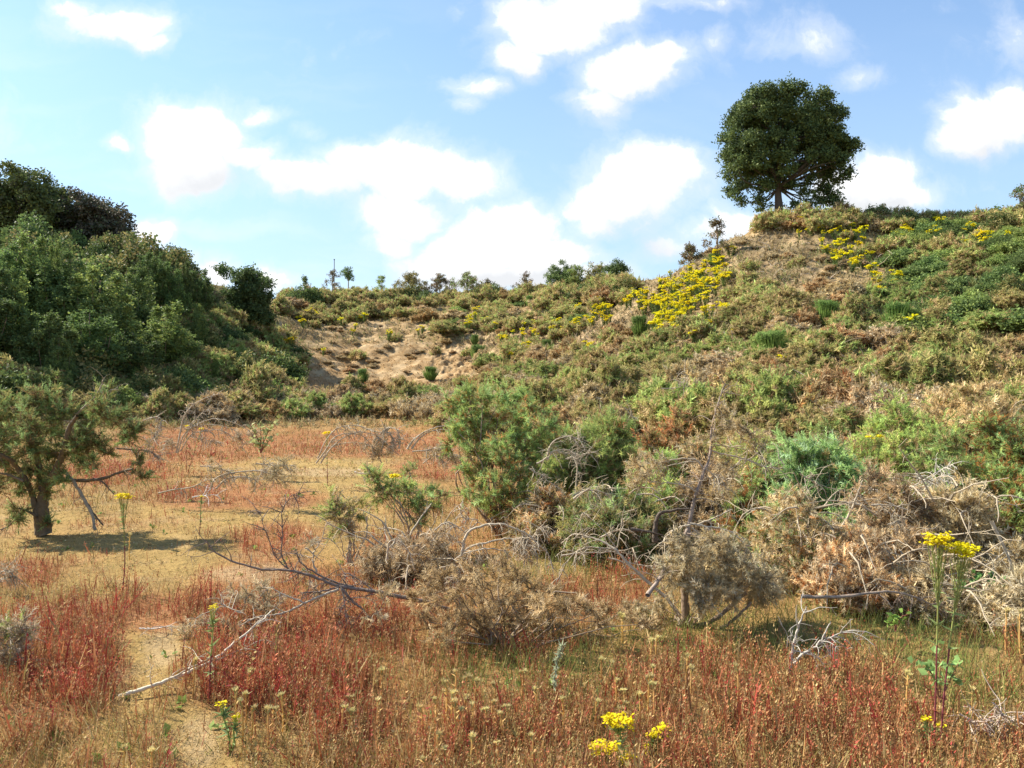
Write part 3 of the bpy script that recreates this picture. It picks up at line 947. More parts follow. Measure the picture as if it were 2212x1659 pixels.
def tree_px(name, label, cat, group, u0, vbase, D, trunk_r, blob_px, cols, seed, depth=1.0, mat=None, per=1.6, size=(.2, .32), cr=.42, n_in=16, bark=B_DARK, trunk_top=None, back=True):
    rng = np.random.default_rng(seed); s = D / F
    bx = (u0 - 1106) * s; bz = float(H(bx, D))
    t = thing(name, (bx, D, bz), label, cat, group)
    rel = []
    cu = sum(b[0] for b in blob_px) / len(blob_px); half = max(abs(b[0] - cu) + b[2] for b in blob_px)
    for (u, v, r) in blob_px:
        q = math.sqrt(max(0, 1 - ((u - cu) / half) ** 2)) * half * s * depth
        offs = [rng.uniform(-.15, .15) * q] + ([q * .55, -q * .55] if (back is True or (back == 'upper' and v < 385)) and q > 2 * r * s * .5 else [])
        for o in offs:
            k = 1.0 if o == offs[0] else .82
            rel.append((((u - u0) * s, o, CAMH - (v - 829.5) * s - bz), r * s * k))
    zt = (trunk_top if trunk_top is not None else min(c[2] for c, r in rel) + .3)
    S = MB(); P = smooth_line([(0, 0, -.3), (.05, 0, zt * .5), (0, .05, zt), (0, 0, zt + (max(c[2] for c, r in rel) - zt) * .7)], 14)[None]
    batch_tube(S, P, np.concatenate([[trunk_r * 1.4], np.linspace(trunk_r, trunk_r * .3, 13)])[None], 10, bark)
    limbs_to(rng, S, (0, 0, zt), rel, trunk_r * .16, bark)
    S.build('trunk', M_BARK, t, smooth=True)
    Fo = MB(); leaf_clumps(rng, Fo, rel, cols, per, cr, n_in, size, shell=(.35, 1.08))
    Fo.build('crown', mat or M_OAK, t)
    return t


OAKB = [(560, 390, 150), (780, 360, 130), (430, 540, 110), (640, 560, 150), (940, 380, 110), (1200, 440, 120), (1330, 560, 110), (1120, 580, 120), (1400, 560, 55),
        (300, 750, 60), (450, 850, 150), (660, 790, 130), (330, 920, 75), (1090, 770, 130), (1310, 780, 130), (1460, 860, 100), (1570, 880, 50), (880, 620, 110), (860, 860, 80),
        (370, 1060, 85), (540, 1040, 120), (780, 1020, 110), (1210, 960, 110), (1400, 1040, 95), (1500, 1150, 55), (1060, 1010, 60),
        (360, 1290, 80), (500, 1230, 75), (650, 1240, 90), (600, 1440, 60), (1400, 1390, 75), (1250, 1300, 55), (1460, 1460, 50), (1060, 1310, 50), (990, 1430, 32), (820, 1160, 70), (1130, 1200, 60), (950, 1250, 40), (1290, 1420, 50), (1150, 1410, 36), (1350, 1300, 60), (700, 1440, 45), (420, 1420, 40), (1330, 1180, 60)]
tree_px('oak_tree', 'large dark green broadleaf tree standing alone on the crest of the right hill', 'tree', None, 1681, 480, 57.5, .40,
        [(1703 + (x - 933) * .205, 144 + y * .207, r * .205) for x, y, r in OAKB],
        [(.095, .135, .05), (.075, .11, .042), (.13, .17, .055), (.17, .21, .065)], 61, .8, per=2.1, n_in=20, size=(.17, .29), cr=.42, trunk_top=3.2, back='upper')

tree_px('broadleaf_tree', 'tall green tree behind the saplings at the left edge', 'tree', 'tall trees behind the left bank', 60, 560, 56, .35,
        [(60, 410, 42), (20, 420, 38), (105, 425, 42), (140, 465, 34), (50, 470, 50), (110, 500, 46), (0, 480, 45), (-50, 450, 60), (70, 530, 45), (10, 540, 40), (150, 530, 34), (-60, 530, 50)],
        [(.13, .17, .05), (.10, .14, .045), (.17, .20, .06), (.09, .10, .05)], 62, .8, per=1.3, size=(.2, .32))
tree_px('broadleaf_tree', 'tall purplish dark tree right of the tall green one on the left', 'tree', 'tall trees behind the left bank', 215, 580, 57, .33,
        [(200, 455, 38), (235, 475, 38), (175, 480, 34), (255, 510, 30), (215, 515, 44), (240, 550, 36), (190, 560, 42), (268, 548, 18), (160, 540, 36), (130, 500, 30)],
        [(.11, .095, .065), (.09, .085, .055), (.14, .115, .08), (.09, .11, .055)], 63, .8, per=1.3, size=(.2, .32))


def sapling_mesh(seed, h, wd, cols, leaders=14, name='sapling'):
    """leafy young tree of many upright leaders, returned as (trunk, crown) meshes around its foot"""
    rng = np.random.default_rng(seed); S = MB(); Fo = MB()
    batch_tube(S, smooth_line([(0, 0, -.2), (.04, 0, h * .3), (0, .05, h * .8)], 8)[None], np.linspace(.07, .02, 8)[None], 7, B_MID)
    for i in range(leaders):
        a = i * 2.399 + rng.uniform(-.3, .3); q = math.sqrt((i + .3) / leaders) * wd / 2
        ht = h * (1 - .5 * (q / (wd / 2)) ** 1.5) * rng.uniform(.66, 1.05)
        x, y = q * math.cos(a), q * math.sin(a)
        P = smooth_line([(x * .15, y * .15, h * .12), (x * .7, y * .7, ht * .35), (x, y, ht * .7), (x * 1.03, y * 1.03, ht)], 12)
        batch_tube(S, P[None], np.linspace(.03, .006, 12)[None], 4, B_MID)
        nb = int(ht * 7)
        t = rng.uniform(.12, 1, nb) ** .8 * 11; k = np.minimum(t.astype(int), 10)
        c = P[k] + (P[k + 1] - P[k]) * (t - k)[:, None]
        rad = (1.04 - t / 11) ** .8 * .55 + .04
        aa = rng.uniform(0, 6.28, nb)
        c = c + np.stack([np.cos(aa), np.sin(aa), np.zeros(nb)], 1) * (rad * rng.uniform(.2, 1, nb))[:, None]
        idx = np.repeat(np.arange(nb), 9); n = len(idx)
        p = c[idx] + rng.normal(size=(n, 3)) * (.07 + .12 * rad[idx])[:, None]
        nr = unit(rng.normal(size=(n, 3)) * .5 + np.array([0, 0, .9]))
        inst(Fo, LCLUMP, p, nr, rng.uniform(.11, .2, n), np.array(cols)[rng.integers(0, len(cols), n)] * rng.uniform(.8, 1.2, (n, 1)), rng)
    return S, Fo


SAP = []
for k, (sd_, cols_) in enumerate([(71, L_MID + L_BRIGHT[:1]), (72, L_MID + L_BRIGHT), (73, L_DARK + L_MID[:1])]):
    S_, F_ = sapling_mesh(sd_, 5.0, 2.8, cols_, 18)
    a_ = S_.build('trunk', M_BARK, smooth=True, link=False); b_ = F_.build('crown', M_LEAF, link=False)
    SAP.append((a_, b_))


def sapling(k, u, vtop, vbase, wpx, label, cat='young tree'):
    p = hit(u, vbase)[0][0]; D = p[1]
    h = (CAMH - (vtop - 829.5) / F * D) - p[2]; wd = wpx / F * D
    t = thing('sapling', tuple(p), label, cat, 'young trees on the left bank', rz=u * .37)
    t.scale = (wd / 2.8, wd / 2.8, h / 5.0)
    for o in SAP[k]:
        c = o.copy(); COL.objects.link(c); c.parent = t
    return t


for (k, u, vt, vb, wp, lab) in [
    (0, 22, 490, 720, 130, 'leafy sapling tallest at the very left edge under the tall green tree'),
    (1, 75, 482, 740, 115, 'pointed pale green sapling in front of the tall green tree'),
    (0, 150, 508, 760, 150, 'broad leafy sapling below the gap between the two tall trees'),
    (1, 215, 560, 790, 150, 'wide pale green sapling in front of the purplish dark tree'),
    (0, 275, 548, 730, 110, 'sapling at the right foot of the purplish dark tree'),
    (2, 325, 515, 700, 85, 'dark narrow sapling topping the bank right of the tall trees'),
    (0, 368, 540, 710, 80, 'thin sapling second from the right along the bank top'),
    (2, 420, 553, 700, 75, 'dark sapling at the right end of the bank-top row'),
    (1, 355, 640, 800, 125, 'light green round sapling half way down the left bank'),
    (0, 195, 640, 825, 140, 'bushy sapling low on the left bank beneath the wide pale one'),
    (1, 32, 580, 800, 95, 'pale green spired sapling low at the left edge'),
    (2, 105, 640, 840, 130, 'dark bushy sapling lowest at the left of the bank'),
    (1, 430, 645, 770, 55, 'slim bright sapling at the right of the left bank'),
    (2, 285, 690, 835, 120, 'dark low sapling in the shade at the middle of the bank'),
    (0, 128, 700, 850, 60, 'small sapling with bright tips low on the left bank'),
    (2, -60, 520, 800, 170, 'wide sapling cut by the left edge of the picture'),
    (1, 118, 498, 745, 42, 'narrow spire of a sapling rising before the gap between the tall trees'),
    (1, 186, 545, 760, 45, 'narrow pale sapling in front of the purplish dark tree'),
    (2, 395, 535, 700, 40, 'thin dark spire among the saplings on the bank top'),
    (0, 345, 522, 690, 38, 'thin feathery sapling just right of the dark narrow one'),
    (1, 327, 765, 838, 24, 'short bright green seedling tree at the foot of the bank'),
    (1, 287, 790, 850, 26, 'lime green seedling tree left of the short bright one'),
    (1, 470, 758, 835, 26, 'bright leafy seedling tree at the right foot of the bank'),
]:
    sapling(k, u, vt, vb, wp, lab)

tree_px('small_tree', 'rounded dark green small tree alone at the end of the left bank', 'tree', None, 535, 715, 53, .12,
        [(535, 610, 30), (512, 640, 26), (558, 640, 28), (535, 668, 34), (510, 690, 22), (562, 682, 24), (545, 590, 14), (520, 592, 12), (487, 588, 10), (575, 615, 10)],
        [(.09, .14, .05), (.075, .115, .045), (.12, .17, .06)], 64, .9, M_LEAF, per=2.2, size=(.14, .24), cr=.3, bark=B_MID)


# ---- single trees, shrubs and posts along the far skyline
def sky_tree(name, label, cat, u, vt, vb, wpx, cols, seed, D=None, stem=True, per=2.5, mat=None, rust=False):
    rng = np.random.default_rng(seed)
    p = hit(u, 648)[0][0] if D is None else np.array([(u - 1106) / F * D, D, float(H((u - 1106) / F * D, D))])
    D = p[1]; s = D / F; h = (CAMH - (vt - 829.5) * s) - p[2]; wd = wpx * s * (1 if cat == 'tree' else 1.35); hb = (vb - vt) * s if cat == 'tree' else h
    t = thing(name, tuple(p), label, cat, 'single trees and shrubs along the skyline')
    bl = []
    n = (5 if wpx > 20 else 3) if cat == 'tree' else 9
    for i in range(n):
        a = i * 2.4 + seed; q = math.sqrt((i + .4) / n) * wd * (.3 if n < 9 else .15 + .75 * i / n)
        bl.append(((q * math.cos(a), q * math.sin(a), h - hb * (.12 + .7 * i / n if n == 9 else .25 + .5 * rng.random())), wd * (.3 if n == 3 else .24)))
    bl.append(((0, 0, h - wd * .2), wd * .18))
    S = MB(); limbs_to(rng, S, (0, 0, max(.1, h - hb * .9)), bl, .035, B_MID)
    batch_tube(S, np.array([[(0, 0, -.2), (.03, 0, h * .5), (0, 0, h - hb * .2)]], float), np.array([[.06, .05, .03]]), 6, B_MID)
    S.build('trunk', M_BARK, t)
    Fo = MB(); leaf_clumps(rng, Fo, bl, cols, per, .2, 9, (.11, .2)); Fo.build('crown', mat or M_LEAF, t)
    return t


RUSTL = [(.22, .15, .09), (.18, .13, .07), (.17, .18, .07)]
sky_tree('small_tree', 'tiny lone tree on the skyline just right of the left bank', 'tree', 659, 597, 616, 14, L_DARK, 201, per=5)
sky_tree('small_tree', 'open crowned small tree beside the thin mast on the skyline', 'tree', 752, 574, 612, 38, L_MID, 202)
sky_tree('small_tree', 'sparse twiggy shrub growing round the foot of the mast', 'shrub', 718, 582, 610, 26, RUSTL, 203, per=1.6)
sky_tree('small_tree', 'pointed green shrub on the far rim right of the mast', 'shrub', 823, 594, 625, 26, L_BRIGHT, 204)
sky_tree('small_tree', 'grey green domed shrub at the middle of the far rim', 'shrub', 889, 590, 630, 44, G_OLIVE, 205)
sky_tree('small_tree', 'dark reddish bush standing on the far rim', 'shrub', 950, 594, 622, 34, RUSTL, 206)
sky_tree('small_tree', 'pale shrub with red brown tips beside a fence post on the rim', 'shrub', 1010, 592, 626, 52, L_BRIGHT[:2] + RUSTL, 207, per=1.6)
sky_tree('small_tree', 'small rust brown bush at the right of the fence posts', 'shrub', 1051, 605, 622, 18, RUSTL, 208)
sky_tree('small_tree', 'low reddish shrub before the three round bushes', 'shrub', 1136, 592, 612, 30, RUSTL, 209, per=1.6)


def round_bush(label, u, vt, vb, wpx, cols, seed, D, cat='bush'):
    s = D / F; x = (u - 1106) * s; z0 = float(H(x, D)); h = CAMH - (vt - 829.5) * s - z0; wd = wpx * s
    rng = np.random.default_rng(seed)
    t = thing('round_bush', (x, D, z0), label, cat, 'rounded bushes on the skyline')
    bl = [((0, 0, h - wd * .32), wd * .30), ((-wd * .25, 0, h - wd * .45), wd * .24), ((wd * .25, .1, h - wd * .42), wd * .25), ((0, -wd * .25, h * .45), wd * .3), ((wd * .2, wd * .2, h * .5), wd * .28), ((-wd * .22, -wd * .1, h * .35), wd * .26), ((wd * .28, -wd * .1, h * .3), wd * .24)]
    S = MB(); limbs_to(rng, S, (0, 0, .1), bl, .05, B_MID); S.build('trunk', M_BARK, t)
    Fo = MB(); leaf_clumps(rng, Fo, bl, cols, 2.2, .28, 14, (.13, .22)); Fo.build('crown', M_LEAF, t)


round_bush('largest rounded green bush on the skyline where the right hill begins', 1212, 562, 612, 66, L_MID, 221, 77)
round_bush('bright green bush nestled against the largest rounded one', 1243, 573, 612, 36, L_BRIGHT, 222, 75)
round_bush('pale olive round bush between the green ones on the skyline', 1287, 566, 608, 44, G_OLIVE + L_BRIGHT[:1], 223, 73)
round_bush('dark green round bush last before the rising right hill', 1332, 560, 608, 56, L_DARK + L_MID[:1], 224, 70)
round_bush('large domed dark green bush on the crest right of the oak', 1888, 446, 520, 74, L_MID + G_OLIVE, 225, 54.5)
round_bush('dark green domed bush across the sandy gap on the right crest', 1962, 462, 520, 50, L_MID + L_DARK, 226, 52)
sky_tree('small_tree', 'half bare brown shrub at the left shoulder of the right hill crest', 'shrub', 1549, 468, 505, 34, RUSTL, 227, D=51, per=1.2)
sky_tree('small_tree', 'tiny twiggy shrub lower on the left shoulder of the right hill', 'shrub', 1491, 528, 545, 24, RUSTL, 228, D=54, per=1.2)
sky_tree('small_tree', 'half bare small tree cut off at the right edge of the skyline', 'tree', 2205, 400, 470, 48, RUSTL + L_MID, 229, D=48, per=1.2)


def pole(name, label, cat, u, vt, r, group=None, D=None):
    p = hit(u, 645)[0][0]; h = CAMH - (vt - 829.5) / F * p[1] - p[2]
    t = thing(name, tuple(p), label, cat, group)
    m = MB(); batch_tube(m, np.array([[(0, 0, -.3), (0, 0, h * .5), (.01, 0, h)]], float), np.array([[r, r * .9, r * .8]]), 8, B_DARK)
    batch_tube(m, np.array([[(0, 0, h), (0, 0, h + .02)]], float), np.array([[r * .8, .002]]), 8, B_DARK); m.build('shaft', M_BARK, t)
    if cat == 'mast':
        m = MB(); batch_tube(m, np.array([[(0, 0, h - .12), (0, 0, h + .02)]], float), np.array([[r * 1.5, r * 1.5]]), 8, B_DARK)
        batch_tube(m, np.array([[(0, 0, h + .02), (0, 0, h + .04)]], float), np.array([[r * 1.5, .002]]), 8, B_DARK); m.build('cap', M_BARK, t)


pole('mast', 'thin dark mast standing up above the far skyline', 'mast', 722, 560, .06)
pole('fence_post', 'thin fence post right of the dark reddish bush on the rim', 'fence post', 971, 607, .045, 'fence posts on the far rim')
pole('fence_post', 'thin fence post right of the pale shrub on the rim', 'fence post', 1040, 608, .045, 'fence posts on the far rim')
pole('fence_post', 'thin fence post left of the largest rounded skyline bush', 'fence post', 1195, 606, .045, 'fence posts on the far rim')

# broom tufts on the slope
rb = np.random.default_rng(5)
for (c, x, y, s) in [(c3, 330, 850, 1.3), (c3, 980, 975, 1.3), (c3, 1230, 800, 1.2), (c3, 640, 625, .9), (c3, 690, 500, .9), (c3, 1580, 850, 1.3), (c2, 1290, 1075, 1.2), (c2, 970, 1195, 1.0), (c2, 1270, 950, .7), (c2, 520, 1205, .9), (c2, 1640, 690, 1.0), (c2, 1760, 1000, .8), (c3, 1650, 830, .9)]:
    place('broom', hexa(c, x, y), s, 'bright green upright broom tuft among the brown scrub of the bank', 'broom tufts on the banks', rb)

# ------------------------------------------------------------------ ragwort on the hillside
Y_COL = (.93, .80, .02)


def far_ragwort(seed, heads, wd, h):
    rng = np.random.default_rng(seed); m = MB()
    P0_ = np.zeros((heads, 3)); a = rng.uniform(0, 6.28, heads); q = rng.uniform(.2, 1, heads) * wd / 2
    top = np.stack([np.cos(a) * q, np.sin(a) * q, h * rng.uniform(.75, 1.05, heads)], 1)
    P = np.stack([P0_, top * np.array([.5, .5, .55]), top], 1)
    batch_tube(m, P, np.array([[.012, .009, .006]]).repeat(heads, 0), 4, (.16, .20, .07))
    n = heads * 22
    k = rng.integers(0, heads, n); t = rng.uniform(.15, .95, n)[:, None]
    inst(m, BLADE, P[k, 2] * t * np.array([1, 1, 1]), rng.normal(size=(n, 3)) + np.array([0, 0, .6]), np.stack([np.full(n, .035), np.full(n, .05), rng.uniform(.08, .16, n)], 1), np.array([(.18, .24, .07)]) * rng.uniform(.7, 1.3, (n, 1)), rng)
    n = heads * 16; k = rng.integers(0, heads, n)
    off = rng.normal(size=(n, 3)) * np.array([.055, .055, .02])
    inst(m, FLORET, top[k] + off, rng.normal(size=(n, 3)) * .55 + np.array([0, 0, 1]), rng.uniform(.032, .05, n), np.array([Y_COL]) * rng.uniform(.75, 1.1, (n, 1)), rng)
    return m.build('ragwort_plant', M_PETAL, link=False)


RW = [far_ragwort(81, 7, .55, .75), far_ragwort(82, 5, .45, .65), far_ragwort(83, 9, .65, .8)]
rr = np.random.default_rng(84)


def rag_patch(c, lst, label, group, smin=.8, smax=1.25):
    done = []
    for (x, y, r, n) in lst:
        k = 0
        for _ in range(n * 5):
            if k >= n: break
            a = rr.uniform(0, 6.28); q = r * math.sqrt(rr.random())
            p = hexa(c, x + q * math.cos(a), y + q * math.sin(a) * .8)
            if any((p[0] - d[0]) ** 2 + (p[1] - d[1]) ** 2 < .12 for d in done): continue
            o = RW[rr.integers(0, 3)].copy(); COL.objects.link(o); s = rr.uniform(smin, smax)
            o.location = tuple(p - np.array([0, 0, .03])); o.scale = (s, s, s * rr.uniform(.9, 1.2)); o.rotation_euler = (rr.uniform(-.1, .1), rr.uniform(-.1, .1), rr.uniform(0, 6.28))
            tag(o, label, 'ragwort', group); done.append(p); k += 1


rag_patch(c3, [(270, 690, 45, 9), (370, 720, 60, 16), (480, 670, 80, 26), (600, 630, 70, 20), (650, 670, 50, 14), (540, 720, 60, 20), (420, 860, 35, 6), (480, 790, 60, 14), (140, 775, 60, 15),
               (730, 590, 40, 10), (720, 520, 22, 5), (780, 460, 15, 2), (740, 775, 22, 4), (660, 810, 22, 3), (600, 880, 15, 2), (500, 850, 20, 3)],
          'yellow ragwort plant in the dense golden patch on the right hill slope', 'ragwort of the dense golden patch')
rag_patch(c3, [(60, 800, 70, 7), (1300, 400, 110, 18), (1360, 470, 120, 10), (1480, 600, 22, 5), (1590, 625, 25, 3), (1370, 525, 25, 4), (1130, 340, 60, 5), (520, 560, 60, 3), (430, 540, 25, 3), (640, 550, 15, 2), (440, 910, 8, 1), (78, 950, 8, 1), (1010, 1030, 10, 1), (810, 900, 8, 1), (1660, 855, 8, 1), (1500, 660, 15, 2)],
          'scattered ragwort plant on the dry brow below the oak', 'scattered ragwort below the oak', .8, 1.1)
rag_patch(c3, [(1780, 355, 50, 6), (1620, 385, 40, 5), (1900, 350, 50, 5), (1970, 330, 15, 1), (2005, 420, 30, 5), (2040, 390, 10, 1), (2150, 400, 15, 2), (1930, 430, 8, 1), (1700, 350, 15, 1)],
          'ragwort plant among the brambles high on the right slope', 'ragwort among the right brambles', .8, 1.1)
rag_patch(c2, [(1600, 920, 130, 12), (1300, 840, 120, 6), (1270, 790, 20, 2), (1220, 850, 25, 3), (1500, 980, 60, 4), (1850, 870, 80, 6), (450, 880, 30, 2), (510, 800, 20, 2), (180, 790, 20, 2), (120, 800, 60, 3), (370, 830, 8, 1), (900, 900, 40, 2), (670, 920, 30, 2), (2040, 1040, 12, 1), (1500, 1060, 12, 1), (1900, 660, 10, 1), (2140, 670, 40, 4), (1980, 740, 20, 1), (1840, 510, 10, 1)],
          'ragwort plant dotted over the far bank', 'ragwort on the far bank', .8, 1.15)
rag_patch(c1, [(1860, 1520, 25, 3), (1820, 1460, 8, 1), (1980, 1250, 25, 2), (2110, 1060, 30, 3), (1900, 1260, 30, 2), (2180, 1290, 15, 1)],
          'ragwort plant at the foot of the left bank', 'ragwort by the left bank', .8, 1.1)

# ------------------------------------------------------------------ scrub covering the hillsides (nobody could count it)
def scrub_cover(seed, n):
    rng = np.random.default_rng(seed)
    u = rng.uniform(-350, 2560, n); v = 455 + rng.random(n) * 470
    p, ok = hit(u, v); ok &= (p[:, 1] > 18) & (p[:, 2] > .25)
    p = p[ok]; u = u[ok]; v = v[ok]; n = len(p)
    n1 = fbm(p[:, 0], p[:, 1], .8, 4, 21); n3 = fbm(p[:, 0], p[:, 1], 2.5, 3, 23); n2 = fbm(p[:, 0], p[:, 1], .25, 3, 22)
    bare = np.maximum(blobs(u, v, SAND_FAR, n1 * 1.2 + n3 * 1.3, amp=.9) * np.clip(.22 + n3 * 3.2 + n1 * 1.8, 0, 1), blobs(u, v, PATH, n3, amp=.35))
    keep = rng.random(n) > bare * .80
    low = blobs(u, v, BRACKEN, n2)
    dry = blobs(u, v, DRY, n2); gr = blobs(u, v, GREENH, n2)
    D = p[:, 1]
    hgt = rng.uniform(.10, .34, n) * np.clip(D / 34, .5, 1.1) * (1 - .65 * low) * (1 - .5 * bare) * (1 + .2 * gr)
    wdt = np.clip(D * .0011, .02, .09) * rng.uniform(.7, 1.5, n)
    pal = np.array([(.42, .33, .17), (.36, .26, .13), (.27, .195, .10), (.29, .30, .11), (.23, .27, .09), (.50, .42, .25)])
    wt = np.stack([.9 + dry, .9 + dry * .6 + low, .8 + low * 1.5, .9 + gr * 1.5 - dry * .6 - low * .7, .7 + gr * 3 - dry * .5 - low * .6, .35 + dry * 1.2], 1)
    wt = np.clip(wt + np.repeat(fbm(p[:, 0], p[:, 1], .5, 3, 31)[:, None], 6, 1) * np.array([-2, -2, -1, 3, 3, -1]), .02, 9)
    cw = np.cumsum(wt / wt.sum(1, keepdims=True), 1); k = (rng.random(n)[:, None] > cw).sum(1).clip(0, 5)
    col = pal[k] * rng.uniform(.7, 1.25, (n, 1)) * np.where(low[:, None] > .5, [[1.15, .85, .7]], [[1, 1, 1]])
    m = MB()
    a = keep & (rng.random(n) < .55)
    d = rng.normal(size=(n, 3)) * .45 + np.array([0, 0, 1])
    inst(m, SPRIG_FAR, p[a], d[a], hgt[a] * .9, col[a], rng)
    b = keep & ~a
    inst(m, BLADE, p[b], d[b], np.stack([wdt[b], hgt[b] * .6, hgt[b] * 1.3], 1), col[b], rng)
    tag(m.build('hillside_scrub', M_DEAD), 'low dry and green scrub covering the quarry banks between the bushes', 'scrub', kind='stuff')
    # pale dead sticks lying about on the dry brow
    m = MB(); n = 900
    u = rng.uniform(1120, 2000, n); v = rng.uniform(480, 840, n); p, ok = hit(u, v)
    ok &= (rng.random(n) < .35 + blobs(u, v, DRY)) ; p = p[ok]; n = len(p)
    dd = rng.normal(size=(n, 3)) * np.array([1, 1, .3]) + np.array([0, 0, .35])
    P = batch_wander(rng, p + np.array([0, 0, .08]), dd, rng.uniform(.4, 1.2, n), 5, .25, .12)
    batch_tube(m, P, np.linspace(.020, .007, 6)[None].repeat(n, 0), 3, np.array([(.46, .38, .30)]) * rng.uniform(.7, 1.2, (n, 1)))
    tag(m.build('dead_sticks', M_BARK), 'pale dead sticks littering the dry slope below the oak', 'sticks', kind='stuff')


scrub_cover(301, 115000)

# ------------------------------------------------------------------ ground cover of the quarry floor
UNDER = [(1150, 1460, 190, 60), (1560, 1380, 300, 60), (1850, 1370, 320, 70), (2050, 1400, 180, 80), (1250, 1240, 200, 40), (2100, 1500, 130, 60), (1700, 1200, 500, 90)]


def floor_cover(seed):
    rng = np.random.default_rng(seed)

    def sample(n, dmin, dmax, pw=1.0):
        t = rng.random(n); D = dmin * (dmax / dmin) ** t if pw == 1 else dmin + (dmax - dmin) * t
        x = rng.uniform(-.80, .80, n) * D; return x, D, H(x, D)
    # --- upright sorrel stems
    m = MB(); n = 200000
    x, y, z = sample(n, 3.2, 40)
    u, v = proj(x, y, z); n1 = fbm(x, y, .8, 4, 21); n3 = fbm(x, y, 2.5, 3, 23); n4 = fbm(x, y, 5, 2, 24)
    under = blobs(u, v, UNDER, n1); red = blobs(u, v, RED, n1 * 1.6 + n3 * 1.6 + n4 * .8) * np.clip(.75 + n3 * 2.2, .1, 1) * np.clip(1.25 - y / 45, .6, 1); mild = blobs(u, v, MILD, n1 * 1.5 + n3) * .42; red = np.maximum(red, mild * np.clip(.7 + n4 * 2, 0, 1)); bare = blobs(u, v, BARE, n1 + n3 * .6)
    dens = np.clip(.30 + .9 * red - .36 * bare + n4 * 1.1 + n3 * .8 + .35 * (u > 700) * (v > 1350) - .55 * under, .015, 1) * (z < 1.6)
    k = rng.random(n) < dens
    x, y, z, u, v, red, bare = [q[k] for q in (x, y, z, u, v, red, bare)]; n = len(x)
    h = rng.uniform(.05, .17, n) * (.85 + .35 * red - .4 * bare) * (1 + .2 * (v > 1400))
    h = np.where(rng.random(n) < .07, h * 1.7, h)
    palR = np.array([(.42, .095, .05), (.48, .17, .07), (.36, .07, .045), (.52, .25, .10), (.40, .17, .07)])
    palO = np.array([(.46, .30, .11), (.42, .21, .08), (.36, .15, .06), (.54, .40, .17), (.33, .27, .09), (.30, .17, .07)])
    c = np.where((rng.random(n) < .10 + .68 * red)[:, None], palR[rng.integers(0, 5, n)], palO[rng.integers(0, 6, n)]) * rng.uniform(.75, 1.35, (n, 1))
    far = np.clip(y / 8, 1, 2.6)
    d = rng.normal(size=(n, 3)) * np.where(rng.random(n) < .2, .6, .22)[:, None] + np.array([0, 0, 1])
    which = rng.integers(0, 3, n)
    for i in range(3):
        q = which == i
        inst(m, SORREL[i], np.stack([x, y, z], 1)[q], d[q], np.stack([h * far, h * far, h], 1)[q], c[q], rng)
    tag(m.build('red_sorrel', M_HERB), 'fine red and orange sorrel stems covering the quarry floor', 'sorrel', kind='stuff')
    # --- dry and green grass blades
    m = MB(); n = 120000
    x, y, z = sample(n, 3.0, 34)
    u, v = proj(x, y, z); n1 = fbm(x, y, .8, 4, 21); n3 = fbm(x, y, 2.5, 3, 23); n5 = fbm(x, y, 1.7, 3, 27)
    bare = blobs(u, v, BARE, n1 + n3 * .6)
    under = blobs(u, v, UNDER, n1)
    k = rng.random(n) < np.clip(.5 + n5 * 1.3 - .4 * bare + .5 * under, .03, 1) * (z < 1.8)
    x, y, z, u, v, under, bare, n5 = [q[k] for q in (x, y, z, u, v, under, bare, n5)]; n = len(x)
    h = rng.uniform(.05, .19, n) * (1 - .6 * bare) * (1 + .45 * under); far = np.clip(y / 8, 1, 3)
    pal = np.array([(.56, .38, .15), (.46, .28, .10), (.62, .46, .22), (.38, .30, .09)]); palg = np.array([(.22, .26, .06), (.28, .30, .08), (.15, .19, .05)])
    c = np.where((rng.random(n) < .13 + .8 * under)[:, None], palg[rng.integers(0, 3, n)], pal[rng.integers(0, 4, n)]) * rng.uniform(.7, 1.3, (n, 1))
    inst(m, BLADE, np.stack([x, y, z + .005], 1), rng.normal(size=(n, 3)) * np.where(rng.random(n) < .22, 1.1, .38)[:, None] * np.array([1, 1, .5]) + np.array([0, 0, 1]), np.stack([.0045 * far, h * .7, h], 1), c, rng)
    tag(m.build('dry_grass', M_HERB), 'thin tan and green grass blades among the sorrel', 'grass', kind='stuff')
    # --- mossy crumbs and litter lying on the bare ground
    m = MB(); n = 70000
    x, y, z = sample(n, 3.0, 30)
    u, v = proj(x, y, z); n4 = fbm(x, y, 3, 3, 44)
    k = rng.random(n) < np.clip(.6 + n4 * 1.5, .1, 1) * (z < 1.5)
    x, y, z, n4 = [q[k] for q in (x, y, z, n4)]; n = len(x); far = np.clip(y / 7, .8, 3.5)
    pal = np.array([(.42, .29, .10), (.32, .21, .08), (.52, .38, .18), (.24, .15, .07), (.38, .32, .10), (.60, .47, .28), (.40, .17, .07)])
    inst(m, LCLUMP, np.stack([x, y, z + .004], 1), rng.normal(size=(n, 3)) + np.array([0, 0, .6]), rng.uniform(.008, .022, n) * far, pal[rng.integers(0, 7, n)] * rng.uniform(.7, 1.3, (n, 1)), rng)
    tag(m.build('moss_litter', M_HERB), 'crumbs of dry moss and plant litter strewn over the bare ground', 'litter', kind='stuff')
    # --- small green weeds
    m = MB(); n = 2600
    x, y, z = sample(n, 3.2, 30); u, v = proj(x, y, z)
    g_ = blobs(u, v, [(520, 1250, 70, 14), (620, 1245, 60, 12), (640, 1075, 50, 10), (1180, 1500, 90, 40), (560, 960, 60, 30), (1500, 1400, 150, 40), (330, 1340, 40, 12), (960, 985, 60, 12), (480, 1290, 90, 12)], fbm(x, y, 3, 3, 50))
    k = rng.random(n) < .04 + .9 * g_; x, y, z = x[k], y[k], z[k]; n = len(x)
    i = np.repeat(np.arange(n), 6); q = len(i)
